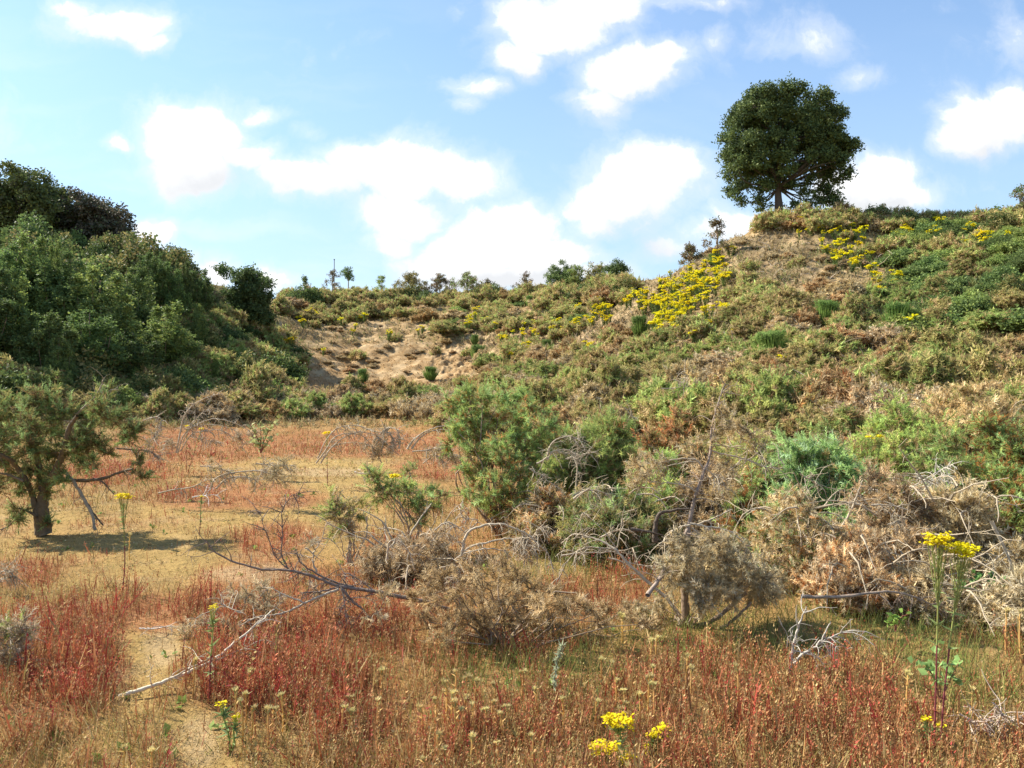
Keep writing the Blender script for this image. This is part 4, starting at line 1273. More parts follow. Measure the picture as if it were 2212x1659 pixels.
    inst(m, LEAF, np.stack([x, y, z + .01], 1)[i] + rng.normal(size=(q, 3)) * np.array([.02, .02, .006]), rng.normal(size=(q, 3)) + np.array([0, 0, .7]), rng.uniform(.03, .07, q), np.array([(.24, .32, .08)]) * rng.uniform(.7, 1.3, (q, 1)), rng)
    tag(m.build('green_weeds', M_LEAF), 'small fresh green weeds dotted over the quarry floor', 'weeds', kind='stuff')


floor_cover(310)


# ------------------------------------------------------------------ near bushes, modelled shoot by shoot
def near_bush(name, label, cat, group, u, D, wd, h, cols, dcols, df, seed, n=14, tn=60, spr=9, spl=(.08, .14), mat=None, bark=B_MID, up=.35, sticks=0, dp=None):
    rng = np.random.default_rng(seed); x = (u - 1106) / F * D; z = float(H(x, D))
    t = thing(name, (x, D, z), label, cat, group)
    S = MB(); Fo = MB(); cols = [np.array(c) * 1.18 for c in cols]
    clump_plant(rng, S, Fo, (0, 0, 0), dome_clumps(rng, wd, h, n, dp), cols, tn, spr, spl, SPRIG, .018, bark, df, dcols, up)
    if sticks:
        a = rng.uniform(0, 6.28, sticks); q = rng.uniform(.1, .8, sticks) * wd / 2
        P = batch_wander(rng, np.stack([np.cos(a) * q, np.sin(a) * q, rng.uniform(.3, .9, sticks) * h], 1), np.stack([np.cos(a), np.sin(a), np.full(sticks, .7)], 1), rng.uniform(.3, .8, sticks), 7, .2, .16)
        batch_tube(S, P, np.linspace(.011, .003, 8)[None].repeat(sticks, 0), 5, B_PALE)
        k = rng.integers(0, sticks, sticks * 5); i = rng.integers(2, 7, sticks * 5)
        T = batch_wander(rng, P[k, i], rng.normal(size=(sticks * 5, 3)), rng.uniform(.08, .25, sticks * 5), 4, .2, .1)
        batch_tube(S, T, np.linspace(.004, .0015, 5)[None].repeat(sticks * 5, 0), 3, B_PALE)
    S.build('branches', M_BARK, t); Fo.build('foliage' if mat is None else 'dead_spines', mat or M_GORSE, t)
    return t


TH = 'near bushes of the right thicket'
near_bush('dead_gorse_bush', 'low dark brown dead growth beneath the big bright gorse bush', 'dead bush', TH, 1190, 9.7, 1.5, .72, D_BROWN + D_RUST[:1] + D_GREY, G_OLIVE, .3, 421, 12, tn=48, mat=M_DEAD, sticks=18)
near_bush('gorse_bush', 'green gorse bush with brown underside just right of the big bright one', 'gorse bush', TH, 1310, 11.8, 1.9, 1.6, G_GREEN + G_BLUE[:1], D_RUST + D_BROWN, .28, 402, 17)
near_bush('gorse_bush', 'bright green gorse bush wedged between the big bright one and its right neighbour', 'gorse bush', TH, 1262, 10.9, 1.3, 1.45, G_GREEN, D_BROWN, .25, 422, 12)
near_bush('gorse_bush', 'fresh green gorse bush low behind the long curved dead stem', 'gorse bush', TH, 1425, 9.9, 1.3, 1.15, G_GREEN + G_BLUE, D_RUST + D_BROWN, .28, 423, 12, sticks=6)
near_bush('dead_gorse_bush', 'straw brown dead bush directly behind the top of the leaning dead trunk', 'dead bush', TH, 1530, 9.4, 1.2, 1.15, D_TAN + D_BROWN, D_GREY, .3, 424, 12, tn=60, mat=M_DEAD, sticks=10)
near_bush('gorse_bush', 'rust brown tipped gorse bush behind the dead upright tree', 'gorse bush', TH, 1455, 10.8, 1.2, 1.6, D_RUST + D_BROWN, G_OLIVE, .35, 403, 12)
near_bush('gorse_bush', 'yellowish green gorse bush behind the top of the dead upright tree', 'gorse bush', TH, 1600, 12.2, 2.0, 1.55, G_GREEN + G_OLIVE, D_BROWN, .30, 404, 16)
near_bush('gorse_bush', 'soft pale bluish green gorse bush right of the dead upright tree', 'gorse bush', TH, 1775, 9.6, 1.45, 1.5, G_BLUE + [(.26, .34, .19)], G_BLUE + D_BROWN[:1], .25, 405, 15, up=.9)
near_bush('gorse_bush', 'mixed green and brown gorse bush behind the pale bluish one', 'gorse bush', TH, 1930, 11.6, 1.9, 1.65, G_GREEN, D_BROWN, .32, 406, 15)
near_bush('dead_gorse_bush', 'broad light brown dead bush high at the right of the thicket', 'dead bush', TH, 2075, 12.2, 2.1, 1.85, D_BROWN + D_TAN, G_OLIVE, .25, 407, 16, mat=M_DEAD, sticks=8)
near_bush('gorse_bush', 'deep green gorse bush at the right edge of the thicket', 'gorse bush', TH, 2190, 9.8, 1.6, 1.45, G_BLUE + G_GREEN, D_RUST, .35, 408, 14)
near_bush('gorse_bush', 'green gorse bush between the pale bluish bush and the right edge', 'gorse bush', TH, 2030, 10.0, 1.2, 1.25, G_GREEN + G_BLUE, D_BROWN, .40, 409, 12)
near_bush('gorse_bush', 'shaded green bush low behind the arching dead boughs', 'gorse bush', TH, 1330, 9.2, 1.3, .95, G_BLUE + G_OLIVE, D_GREY + D_BROWN, .32, 410, 12, sticks=8)
near_bush('gorse_bush', 'small fresh green gorse bush close behind the leaning dead trunk', 'gorse bush', TH, 1610, 8.9, .8, .95, G_GREEN + G_BLUE, D_RUST, .35, 411, 9)
near_bush('dead_gorse_bush', 'rusty brown dead bush right of the dead upright tree', 'dead bush', TH, 1735, 7.9, 1.25, 1.0, D_BROWN + D_TAN + D_RUST[:1] + D_GREY, G_BLUE, .20, 412, 15, tn=80, spl=(.05, .095), mat=M_DEAD, sticks=10)
near_bush('dead_gorse_bush', 'greyish brown dead bush with a pale stick in the middle right', 'dead bush', TH, 1925, 7.9, 1.1, 1.15, D_TAN + D_BROWN, D_GREY, .3, 413, 13, tn=80, spl=(.05, .10), mat=M_DEAD, sticks=14)
near_bush('dead_gorse_bush', 'broad tan dead bush at the right behind the tall ragwort', 'dead bush', TH, 2085, 7.8, 1.4, 1.1, D_TAN + D_GREY, D_BROWN, .3, 414, 14, tn=80, spl=(.05, .10), mat=M_DEAD, sticks=14)
near_bush('dead_gorse_bush', 'low brown dead bush left of the tall ragwort', 'dead bush', TH, 1850, 7.2, 1.3, .72, D_BROWN + D_TAN + D_GREY, D_RUST, .2, 415, 13, tn=80, spl=(.05, .10), mat=M_DEAD, sticks=16)
near_bush('dead_gorse_bush', 'low grey dead bush beneath the tall ragwort flowers', 'dead bush', TH, 2010, 6.9, 1.0, .55, D_GREY + D_TAN, D_BROWN, .3, 416, 10, tn=34, mat=M_DEAD, sticks=14)
near_bush('dead_gorse_bush', 'grey dead bush cut by the right edge near the ground', 'dead bush', TH, 2175, 6.4, .9, .5, D_GREY, D_TAN, .3, 417, 9, tn=34, mat=M_DEAD, sticks=8)
near_bush('dead_gorse_bush', 'low grey brown dead clump left of the arching pale boughs', 'dead bush', None, 880, 8.1, 1.1, .5, D_GREY + D_BROWN, D_TAN, .3, 419, 11, tn=40, mat=M_DEAD, sticks=16)


def puffs(rng, S, Fo, origin, lst, cols, dcols, df, tn=60, spr=9, spl=(.07, .13), bark=B_PALE, up=.2, limbs=False, base=(0, 0, 0), fork=None, limb_r=.02, hang=0.):
    """clumps of shoots at given places (crop, x, y, radius px in crop, D)"""
    o = np.array(origin); cl = []
    for (c, x, y, r, D) in lst:
        u, v = c(x, y); u2, _ = c(x + r, y)
        p = np.array(W(u, v, D)) - o; cl.append((tuple(p), (u2 - u) / F * D))
    clump_plant(rng, S, Fo, base, cl, cols, tn, spr, spl, SPRIG, limb_r, bark, df, dcols, up, limbs=limbs, fork=fork, hang=hang)


def bough(rng, S, o, c, pts, D, r0, r1, twigs=0, tl=(.08, .28), bark=B_PALE, droop=.1, wob=.02, dD=0., n=None, tr=.003):
    """one limb through the given points; side twigs with their own small twigs"""
    K = n or max(10, len(pts) * 5)
    ds = np.linspace(0, dD, len(pts))
    P = np.array([pt(c, x, y, (D if not isinstance(D, (list, tuple)) else D[i]) + ds[i]) for i, (x, y) in enumerate(pts)]) - np.array(o)
    P = smooth_line(P, K); P = P + rng.normal(size=P.shape) * wob * .12
    batch_tube(S, P[None], (np.linspace(r0, r1, K) * rng.uniform(.88, 1.12, K))[None], 7, bark)
    if twigs:
        i = rng.integers(int(K * .2), K - 1, twigs); tn = unit(P[i + 1] - P[i])
        d = unit(tn * .5 + rng.normal(size=(twigs, 3)) * .7)
        T = batch_wander(rng, P[i], d, rng.uniform(tl[0], tl[1], twigs), 6, .18, droop)
        batch_tube(S, T, np.linspace(tr * 1.4, tr * .5, 7)[None].repeat(twigs, 0), 4, bark)
        m = twigs * 3; k = rng.integers(0, twigs, m); j = rng.integers(1, 6, m)
        T2 = batch_wander(rng, T[k, j], rng.normal(size=(m, 3)), rng.uniform(.03, .12, m), 3, .15, droop)
        batch_tube(S, T2, np.linspace(tr * .7, tr * .3, 4)[None].repeat(m, 0), 3, bark)
    return P


def start(name, label, cat, c, x, y, D, group=None):
    p = pt(c, x, y, D); p[2] = float(H(p[0], p[1]))
    return thing(name, tuple(p), label, cat, group), p


# --- gorse tree on the left
rng = np.random.default_rng(430)
t, o = start('gorse_tree', 'dark olive gorse grown into a small tree with a thick trunk at the left', 'gorse', c4, 300, 1120, 10.4)
S = MB(); Tk = MB()
bk = (.15, .115, .075)
bough(rng, Tk, o, c4, [(300, 1130), (300, 1040), (285, 950), (290, 870), (320, 780)], 10.4, .10, .06, bark=bk, n=22)
bough(rng, Tk, o, c4, [(262, 1125), (250, 1000), (225, 880), (190, 780)], 10.35, .05, .03, bark=bk, n=18)
bough(rng, S, o, c4, [(320, 790), (380, 680), (430, 560), (470, 400), (520, 320)], 10.4, .055, .02, 14, bark=bk, dD=-.5)
bough(rng, S, o, c4, [(190, 790), (130, 690), (70, 620), (-30, 560), (-140, 470)], 10.3, .04, .015, 12, bark=bk, dD=-.6)
bough(rng, S, o, c4, [(290, 860), (270, 700), (230, 520), (180, 400), (110, 320), (70, 260)], 10.4, .045, .012, 12, bark=bk, dD=.5)
bough(rng, S, o, c4, [(300, 800), (420, 760), (600, 755), (720, 735), (800, 705), (900, 675)], 10.4, .03, .012, 16, bark=bk, dD=-.4)
bough(rng, S, o, c4, [(440, 700), (500, 770), (560, 870), (620, 980), (640, 1090)], 10.2, .022, .018, 14, bark=(.30, .25, .18), dD=-.2)
bough(rng, S, o, c4, [(570, 880), (640, 990), (700, 1060)], 10.1, .016, .008, 6, bark=bk)
bough(rng, S, o, c4, [(560, 755), (680, 760), (770, 850)], 10.1, .012, .006, 6, bark=bk)
bough(rng, S, o, c4, [(160, 760), (60, 720), (-60, 700)], 10.0, .02, .008, 6, bark=bk)
bough(rng, S, o, c4, [(490, 330), (560, 270), (640, 190), (680, 120), (700, 60)], 10.5, .018, .006, 8, bark=B_PALE)
bough(rng, S, o, c4, [(620, 330), (680, 220), (740, 150), (800, 140)], 10.7, .014, .006, 8, bark=B_PALE)
bough(rng, S, o, c4, [(790, 540), (900, 550), (1010, 560), (1110, 630)], 10.5, .010, .004, 14, bark=B_MID)
bough(rng, S, o, c4, [(250, 1000), (180, 960), (110, 940)], 10.3, .02, .008, 5, bark=bk)
bough(rng, S, o, c4, [(110, 1010), (50, 1070), (-20, 1090)], 10.3, .012, .006, 5, bark=bk)
Fo = MB()
L_ = [(90, 260, 120), (250, 230, 130), (400, 290, 140), (560, 350, 130), (690, 300, 120), (820, 340, 110), (900, 420, 80), (860, 460, 80), (180, 380, 130), (340, 440, 140), (500, 480, 130),
      (620, 500, 110), (60, 470, 120), (200, 560, 130), (400, 590, 120), (560, 620, 100), (620, 650, 60), (40, 640, 110), (220, 690, 100), (350, 700, 80), (930, 640, 70), (960, 720, 40),
      (720, 160, 70), (130, 970, 70), (100, 1020, 40), (-60, 350, 140), (-80, 560, 150), (-120, 200, 140), (340, 830, 60), (180, 830, 60), (300, 770, 75), (430, 730, 70), (150, 760, 80), (740, 560, 60), (-30, 760, 90), (250, 930, 40), (310, 1050, 35)]
puffs(rng, S, Fo, o, [(c4, x, y, r * .92, 10.4 + rng.uniform(-.55, .55)) for x, y, r in L_], G_OLIVE[:2] + G_BLUE + G_GREEN[2:3], [(.24, .16, .07), (.20, .135, .06), (.28, .20, .09)], .33, tn=58, spr=10, spl=(.07, .13), bark=bk)
Tk.build('trunk', M_BARK, t, smooth=True); S.build('branches', M_BARK, t, smooth=True); Fo.build('foliage', M_GORSE, t)

# --- low green gorse left of the thicket
rng = np.random.default_rng(431)
t, o = start('gorse_bush', 'small upright green gorse bush left of the low spreading one', 'gorse bush', c5, 440, 1170, 8.7)
S = MB(); Fo = MB()
bough(rng, S, o, c5, [(460, 1300), (500, 1200), (540, 1120), (540, 1000)], 8.6, .014, .007, 8)
puffs(rng, S, Fo, o, [(c5, 370, 900, 85, 8.7), (c5, 340, 980, 80, 8.6), (c5, 430, 1000, 90, 8.8), (c5, 400, 1080, 85, 8.6), (c5, 470, 920, 60, 8.9), (c5, 330, 1070, 60, 8.8)], G_GREEN[:2] + G_OLIVE, D_BROWN + D_GREY, .42, limbs=True, tn=56, limb_r=.012)
S.build('branches', M_BARK, t); Fo.build('foliage', M_GORSE, t)
t, o = start('gorse_bush', 'low spreading green gorse bush in front of the big bright one', 'gorse bush', c5, 850, 1080, 9.2)
S = MB(); Fo = MB()
bough(rng, S, o, c5, [(900, 1100), (820, 980), (700, 850), (600, 760), (540, 660)], 9.2, .016, .005, 8)
puffs(rng, S, Fo, o, [(c5, 560, 700, 40, 9.3), (c5, 620, 750, 75, 9.2), (c5, 720, 800, 85, 9.2), (c5, 820, 830, 85, 9.1), (c5, 900, 880, 80, 9.1), (c5, 940, 960, 80, 9.2), (c5, 1040, 880, 65, 9.4), (c5, 970, 800, 60, 9.4), (c5, 830, 700, 40, 9.5), (c5, 600, 850, 50, 9.2), (c5, 880, 1010, 60, 9.0), (c5, 670, 860, 50, 9.2)],
      G_GREEN + G_BLUE[:2], D_BROWN, .30, limbs=True, tn=56, limb_r=.012)
S.build('branches', M_BARK, t); Fo.build('foliage', M_GORSE, t)

rng = np.random.default_rng(401)
t, o = start('gorse_bush', 'big bright green gorse bush at the left front of the right thicket', 'gorse bush', c5, 1430, 1000, 10.3, TH)
S = MB(); Fo = MB()
GB = [(1120, 240, 70), (1220, 190, 80), (1330, 210, 85), (1450, 180, 85), (1560, 220, 85), (1180, 330, 90), (1300, 350, 100), (1420, 340, 100), (1560, 340, 90), (1650, 260, 75), (1170, 450, 90), (1290, 480, 100), (1420, 500, 105), (1540, 470, 100), (1680, 400, 90), (1780, 380, 80),
      (1240, 580, 80), (1370, 620, 100), (1480, 620, 100), (1600, 560, 90), (1210, 690, 70), (1300, 760, 90), (1420, 760, 100), (1540, 740, 90), (1640, 690, 80), (1240, 840, 70), (1350, 870, 85), (1460, 880, 85), (1570, 860, 75), (1380, 960, 55), (1500, 960, 55), (1730, 500, 75), (1820, 480, 70), (1100, 520, 45), (1130, 400, 60), (1700, 600, 70)]
GC = [np.array(c) * 1.04 for c in G_GREEN + G_BLUE]
puffs(rng, S, Fo, o, [(c5, x, y, r, 10.9 - (y - 200) / 800 * 1.1 + rng.uniform(-.25, .25)) for x, y, r in GB], GC, D_RUST + D_BROWN, .26, tn=46, spr=10, spl=(.07, .14), limbs=True, limb_r=.016, bark=B_MID)
S.build('branches', M_BARK, t); Fo.build('foliage', M_GORSE, t)

# --- broken sprig at the left edge
rng = np.random.default_rng(432)
t, o = start('broken_sprig', 'broken gorse sprig, green above and grey below, at the lower left edge', 'gorse sprig', c7, -20, 840, 5.4)
S = MB(); Fo = MB()
bough(rng, S, o, c7, [(-60, 870), (0, 825), (45, 770), (90, 690), (130, 590)], 5.4, .008, .003, 12)
bough(rng, S, o, c7, [(-60, 640), (0, 640), (60, 610), (110, 600)], 5.4, .005, .002, 8)
puffs(rng, S, Fo, o, [(c7, 120, 570, 75, 5.4), (c7, 60, 600, 80, 5.4), (c7, 150, 610, 55, 5.45), (c7, 0, 620, 80, 5.4)], G_GREEN + D_GREY, D_GREY, .4, spl=(.04, .08), tn=110, spr=7)
puffs(rng, S, Fo, o, [(c7, 120, 700, 70, 5.4), (c7, 40, 710, 80, 5.4), (c7, -20, 730, 80, 5.45), (c7, 70, 650, 70, 5.5)], D_GREY, D_TAN, .4, spl=(.04, .08), tn=110, spr=6)
S.build('stem', M_BARK, t); Fo.build('shoots', M_GORSE, t)
t, o = start('dead_twig', 'small grey dead twig clump lying at the left edge beyond the red sorrel', 'dead twig', c7, 60, 320, 7.4)
S = MB(); Fo = MB()
bough(rng, S, o, c7, [(-30, 290), (20, 265), (60, 270), (75, 320)], 7.4, .010, .005, 14)
bough(rng, S, o, c7, [(-30, 340), (30, 300), (90, 290)], 7.4, .006, .003, 10)
puffs(rng, S, Fo, o, [(c7, 80, 290, 45, 7.4), (c7, 10, 250, 40, 7.5)], D_GREY, D_TAN, .3, tn=60, spr=5, spl=(.04, .07))
S.build('stem', M_BARK, t); Fo.build('dead_spines', M_DEAD, t)

# --- fallen dead bough, left foreground
rng = np.random.default_rng(433)
t, o = start('fallen_bough', 'forked grey dead gorse bough fallen over the red sorrel left of centre', 'dead branch', c7, 1830, 470, 6.6)
S = MB(); Fo = MB(); dk = (.20, .15, .12); md = (.30, .23, .18); lt = (.44, .365, .265)
bough(rng, S, o, c7, [(2420, 470), (2300, 430), (2200, 410), (2050, 378), (1850, 350), (1720, 305), (1580, 262), (1420, 255), (1250, 208), (1150, 150), (1115, 100)], 6.6, .020, .004, 30, bark=dk, dD=-.3)
bough(rng, S, o, c7, [(2060, 380), (1900, 350), (1750, 298), (1630, 225), (1600, 160)], 6.55, .013, .004, 14, bark=dk)
bough(rng, S, o, c7, [(1560, 250), (1490, 190), (1450, 90), (1420, 10), (1405, -60)], 6.5, .006, .002, 14, bark=dk)
bough(rng, S, o, c7, [(1555, 255), (1520, 170), (1525, 60), (1525, -60), (1570, -140), (1620, -160)], 6.5, .007, .002, 16, bark=dk)
bough(rng, S, o, c7, [(1710, 270), (1690, 215), (1690, 170), (1650, 140)], 6.5, .009, .005, 3, bark=lt)
bough(rng, S, o, c7, [(1690, 170), (1720, 120), (1750, 60)], 6.5, .006, .002, 5, bark=lt)
bough(rng, S, o, c7, [(1830, 360), (1700, 412), (1560, 480), (1480, 500), (1400, 512), (1320, 545), (1250, 600)], 6.4, .011, .005, 16, bark=lt, dD=-.3)
bough(rng, S, o, c7, [(1650, 435), (1560, 405), (1490, 368), (1475, 350)], 6.3, .008, .003, 6, bark=lt)
bough(rng, S, o, c7, [(1300, 492), (1240, 462), (1180, 460), (1060, 520)], 6.2, .006, .002, 10, bark=lt)
bough(rng, S, o, c7, [(1835, 335), (1860, 420), (1868, 520), (1885, 580), (1850, 650)], 6.4, .008, .002, 24, tl=(.04, .14), bark=lt)
bough(rng, S, o, c7, [(1850, 360), (1900, 425), (1960, 475), (2010, 540)], 6.4, .012, .004, 8, bark=dk)
bough(rng, S, o, c7, [(1830, 352), (1740, 372), (1620, 380)], 6.45, .008, .004, 8, bark=dk)
bough(rng, S, o, c7, [(2040, 380), (1950, 320), (1880, 275), (1850, 290)], 6.6, .006, .002, 14, bark=md)
puffs(rng, S, Fo, o, [(c7, 1340, 400, 75, 6.45), (c7, 1430, 385, 80, 6.5), (c7, 1260, 395, 55, 6.5), (c7, 1420, 455, 60, 6.4), (c7, 1500, 470, 45, 6.4), (c7, 1700, 360, 50, 6.6), (c7, 1680, 90, 35, 6.6)], D_GREY, D_TAN, .3, tn=90, spr=7, spl=(.045, .08))
puffs(rng, S, Fo, o, [(c7, 1050, 590, 60, 6.2), (c7, 1000, 600, 40, 6.2), (c7, 1110, 560, 40, 6.2), (c7, 1240, 560, 50, 6.2), (c7, 1320, 590, 45, 6.2)], D_GREY, D_TAN, .3, tn=90, spr=7, spl=(.045, .08))
puffs(rng, S, Fo, o, [(c7, 2080, 420, 55, 6.0), (c7, 2030, 490, 60, 5.95), (c7, 2120, 370, 35, 6.0)], D_GREY + D_TAN, D_TAN, .3, tn=100, spr=7, spl=(.04, .07))
S.build('branches', M_BARK, t, smooth=True); Fo.build('dead_spines', M_DEAD, t)

t, o = start('long_stick', 'long straight bleached stick lying from the path to the fallen bough', 'stick', c7, 650, 938, 5.1)
S = MB()
bough(rng, S, o, c7, [(640, 942), (760, 905), (900, 855), (1060, 792), (1180, 722), (1300, 622), (1400, 540), (1480, 470)], [5.0, 5.03, 5.10, 5.2, 5.32, 5.5, 5.7, 5.9], .015, .005, 10, bark=(.58, .50, .38))
bough(rng, S, o, c7, [(900, 856), (1000, 805), (1120, 742), (1200, 735)], [5.1, 5.15, 5.25, 5.3], .007, .003, 5, bark=lt)
bough(rng, S, o, c7, [(1060, 795), (1160, 745), (1280, 700), (1380, 650)], [5.2, 5.3, 5.4, 5.5], .005, .002, 8, bark=lt)
S.build('shaft', M_BARK, t, smooth=True)
t, o = start('stick', 'short bleached stick on the bare ground left of the grey dead clump', 'stick', c7, 840, 580, 6.2)
S = MB(); bough(rng, S, o, c7, [(755, 582), (830, 575), (920, 562)], 6.3, .007, .004, 3, bark=(.62, .56, .48)); S.build('shaft', M_BARK, t)

rng = np.random.default_rng(418)
t, o = start('dead_gorse_bush', 'wide sprawling brown dead bush in the centre foreground', 'dead bush', c8, 720, 730, 6.0)
S = MB(); Fo = MB()
CB = [(400, 300, 70), (320, 410, 80), (470, 390, 95), (600, 320, 85), (710, 290, 80), (820, 320, 85), (900, 410, 95), (1000, 380, 85), (1085, 440, 75), (1180, 480, 58), (1290, 475, 52), (1400, 490, 45),
      (560, 490, 105), (700, 510, 110), (850, 550, 105), (980, 570, 95), (440, 550, 85), (590, 620, 90), (740, 640, 90), (890, 650, 80), (1050, 630, 80), (1150, 640, 60), (400, 630, 60), (290, 500, 60), (1460, 550, 42), (1550, 560, 34),
      (250, 400, 45), (500, 690, 60), (330, 330, 50), (1240, 540, 50), (960, 470, 80), (780, 430, 95), (640, 420, 90)]
puffs(rng, S, Fo, o, [(c8, x, y, r, 6.05 + rng.uniform(-.38, .32)) for x, y, r in CB], D_TAN + D_BROWN[:2], D_BROWN, .35, tn=72, spr=9, spl=(.055, .10), limbs=True, limb_r=.010, bark=B_MID)
S.build('branches', M_BARK, t); Fo.build('dead_spines', M_DEAD, t)

# --- pale arching boughs behind the brown bush
rng = np.random.default_rng(434)
t, o = start('arching_bough', 'cluster of pale arching dead boughs behind the sprawling brown bush', 'dead branch', c5, 1180, 1330, 7.3)
S = MB(); Fo = MB()
for pts, r in [([(1180, 1260), (1220, 1115), (1300, 1070), (1420, 1050), (1540, 1078), (1640, 1130), (1700, 1190), (1760, 1240), (1805, 1360)], .014),
               ([(1190, 1240), (1250, 1200), (1370, 1170), (1490, 1150), (1570, 1165), (1640, 1200), (1690, 1250)], .012),
               ([(1140, 1290), (1200, 1250), (1330, 1220), (1440, 1225), (1500, 1262), (1535, 1350)], .009),
               ([(1000, 1090), (1070, 1040), (1140, 1058), (1200, 1110), (1180, 1190)], .008),
               ([(1200, 1110), (1290, 1030), (1200, 1010), (1175, 960), (1180, 915)], .006),
               ([(680, 1290), (690, 1180), (740, 1160), (790, 1190), (850, 1270)], .009),
               ([(1030, 1350), (1100, 1330), (1150, 1340), (1140, 1400), (1100, 1440)], .008),
               ([(1060, 1460), (1130, 1420), (1200, 1400), (1280, 1390)], .008),
               ([(1650, 1150), (1700, 1090), (1760, 1020)], .006)]:
    bough(rng, S, o, c5, pts, 7.3 + rng.uniform(-.3, .3), r, .003, 16, tl=(.06, .25), bark=lt, droop=.3)
for i in range(9):
    a = rng.uniform(-60, 80)
    bough(rng, S, o, c5, [(1580 + i * 8, 1090 + i * 6), (1580 + a * .6, 1170), (1570 + a * 1.2, 1260)], 7.3, .004, .0015, 5, bark=lt)
puffs(rng, S, Fo, o, [(c5, 1040, 1120, 60, 7.6), (c5, 950, 1150, 60, 7.7), (c5, 1120, 1150, 50, 7.6), (c5, 830, 1210, 60, 7.6), (c5, 1240, 1310, 70, 7.0), (c5, 1620, 1270, 60, 7.2), (c5, 1430, 1320, 70, 6.9)], D_GREY + D_TAN, D_BROWN, .3, tn=60, spr=7, spl=(.05, .09))
S.build('branches', M_BARK, t, smooth=True); Fo.build('dead_spines', M_DEAD, t)

# --- dead upright gorse tree
rng = np.random.default_rng(435)
t, o = start('dead_gorse_tree', 'dead gorse tree with leaning pale stems and drooping grey skirts right of centre', 'dead tree', c6, 560, 1260, 6.5)
Tk = MB(); S = MB(); Fo = MB()
tb = (.24, .17, .115)
bough(rng, Tk, o, c6, [(545, 1260), (548, 1150), (545, 1050), (556, 960), (560, 900)], 6.5, .036, .022, bark=tb, n=24)
bough(rng, S, o, c6, [(560, 900), (568, 760), (600, 620), (640, 510), (668, 430), (678, 300), (700, 200), (725, 120), (745, 70)], 6.6, .020, .003, 26, bark=md, dD=.4)
bough(rng, S, o, c6, [(360, 1115), (430, 1020), (490, 905), (560, 790)], [6.0, 6.15, 6.3, 6.5], .018, .014, 10, bark=md)
bough(rng, S, o, c6, [(525, 1270), (510, 1200), (460, 1130), (380, 1060), (280, 970), (210, 895), (140, 850), (70, 825), (0, 815), (-60, 860)], 6.5, .018, .005, 20, bark=lt, dD=.5)
bough(rng, S, o, c6, [(215, 890), (120, 880), (30, 890), (-40, 960), (-80, 1060)], 6.9, .009, .002, 20, bark=lt, droop=.25)
bough(rng, S, o, c6, [(210, 885), (150, 800), (90, 740), (30, 700)], 6.9, .006, .002, 8, bark=lt)
bough(rng, S, o, c6, [(215, 880), (230, 790), (250, 680)], 6.9, .006, .002, 8, bark=lt)
bough(rng, S, o, c6, [(640, 500), (600, 450), (500, 445), (430, 465), (380, 465)], 6.8, .009, .003, 16, bark=lt, droop=.2)
bough(rng, S, o, c6, [(668, 400), (730, 420), (830, 440), (920, 478), (1010, 490), (1040, 470)], 6.9, .010, .002, 16, bark=lt)
bough(rng, S, o, c6, [(672, 370), (740, 380), (830, 395), (900, 420), (960, 460)], 7.0, .006, .002, 14, bark=lt)
bough(rng, S, o, c6, [(610, 610), (560, 580), (490, 565), (420, 562)], 6.7, .010, .004, 10, bark=lt)
bough(rng, S, o, c6, [(650, 490), (700, 540), (760, 600)], 6.7, .006, .002, 12, bark=lt, droop=.3)
bough(rng, S, o, c6, [(570, 760), (640, 775), (740, 790), (820, 840), (880, 930), (900, 1000)], 6.4, .010, .003, 26, bark=lt, droop=.35)
bough(rng, S, o, c6, [(575, 770), (520, 780), (460, 820), (420, 880)], 6.4, .008, .003, 16, bark=lt, droop=.35)
bough(rng, S, o, c6, [(580, 780), (640, 840), (690, 920), (700, 1020)], 6.35, .007, .002, 20, bark=lt, droop=.3)
bough(rng, S, o, c6, [(600, 770), (700, 730), (780, 690)], 6.7, .009, .004, 6, bark=lt)
bough(rng, Tk, o, c6, [(610, 1285), (660, 1250), (740, 1195), (800, 1140), (850, 1100)], 6.45, .022, .014, bark=tb, n=18)
bough(rng, Tk, o, c6, [(720, 1300), (770, 1250), (810, 1210), (870, 1150)], 6.35, .016, .010, bark=tb, n=16)
for (a, b, q) in [(560, 1260, 640), (580, 1270, 700), (590, 1260, 620), (540, 1260, 440)]:
    bough(rng, S, o, c6, [(a, b), (a + (q - a) * .5, b - 90), (q, b - 190)], 6.45, .006, .002, 6, bark=md)
GP = [(600, 960, 75), (560, 1020, 60), (520, 960, 55), (640, 1130, 70), (720, 940, 85), (500, 880, 55), (450, 935, 48), (545, 845, 50), (485, 1050, 42), (400, 1150, 50), (330, 1185, 50), (250, 1180, 45), (620, 880, 80), (700, 860, 80), (780, 900, 75), (850, 960, 65), (560, 940, 60), (650, 980, 90), (740, 1000, 90), (830, 1040, 70), (930, 1040, 80), (1010, 1040, 60), (690, 1080, 80), (790, 1120, 60), (600, 1060, 60), (890, 1110, 60), (470, 980, 50), (980, 1110, 50)]
puffs(rng, S, Fo, o, [(c6, x, y, r, 6.4 + rng.uniform(-.35, .25)) for x, y, r in GP], D_GREY + D_TAN[:2] + [(.44, .40, .28)], D_TAN, .3, tn=140, spr=9, spl=(.05, .09), hang=.12)
puffs(rng, S, Fo, o, [(c6, x, y, r, 6.9 + rng.uniform(-.2, .2)) for x, y, r in [(300, 480, 70), (370, 520, 70), (300, 560, 60), (420, 480, 50), (720, 640, 60), (650, 620, 45), (780, 560, 60), (830, 290, 70), (760, 260, 60), (880, 340, 50), (700, 330, 40), (620, 340, 40), (590, 380, 50), (750, 480, 50)]],
      D_GREY + D_TAN, D_BROWN, .3, tn=85, spr=8, spl=(.05, .09))
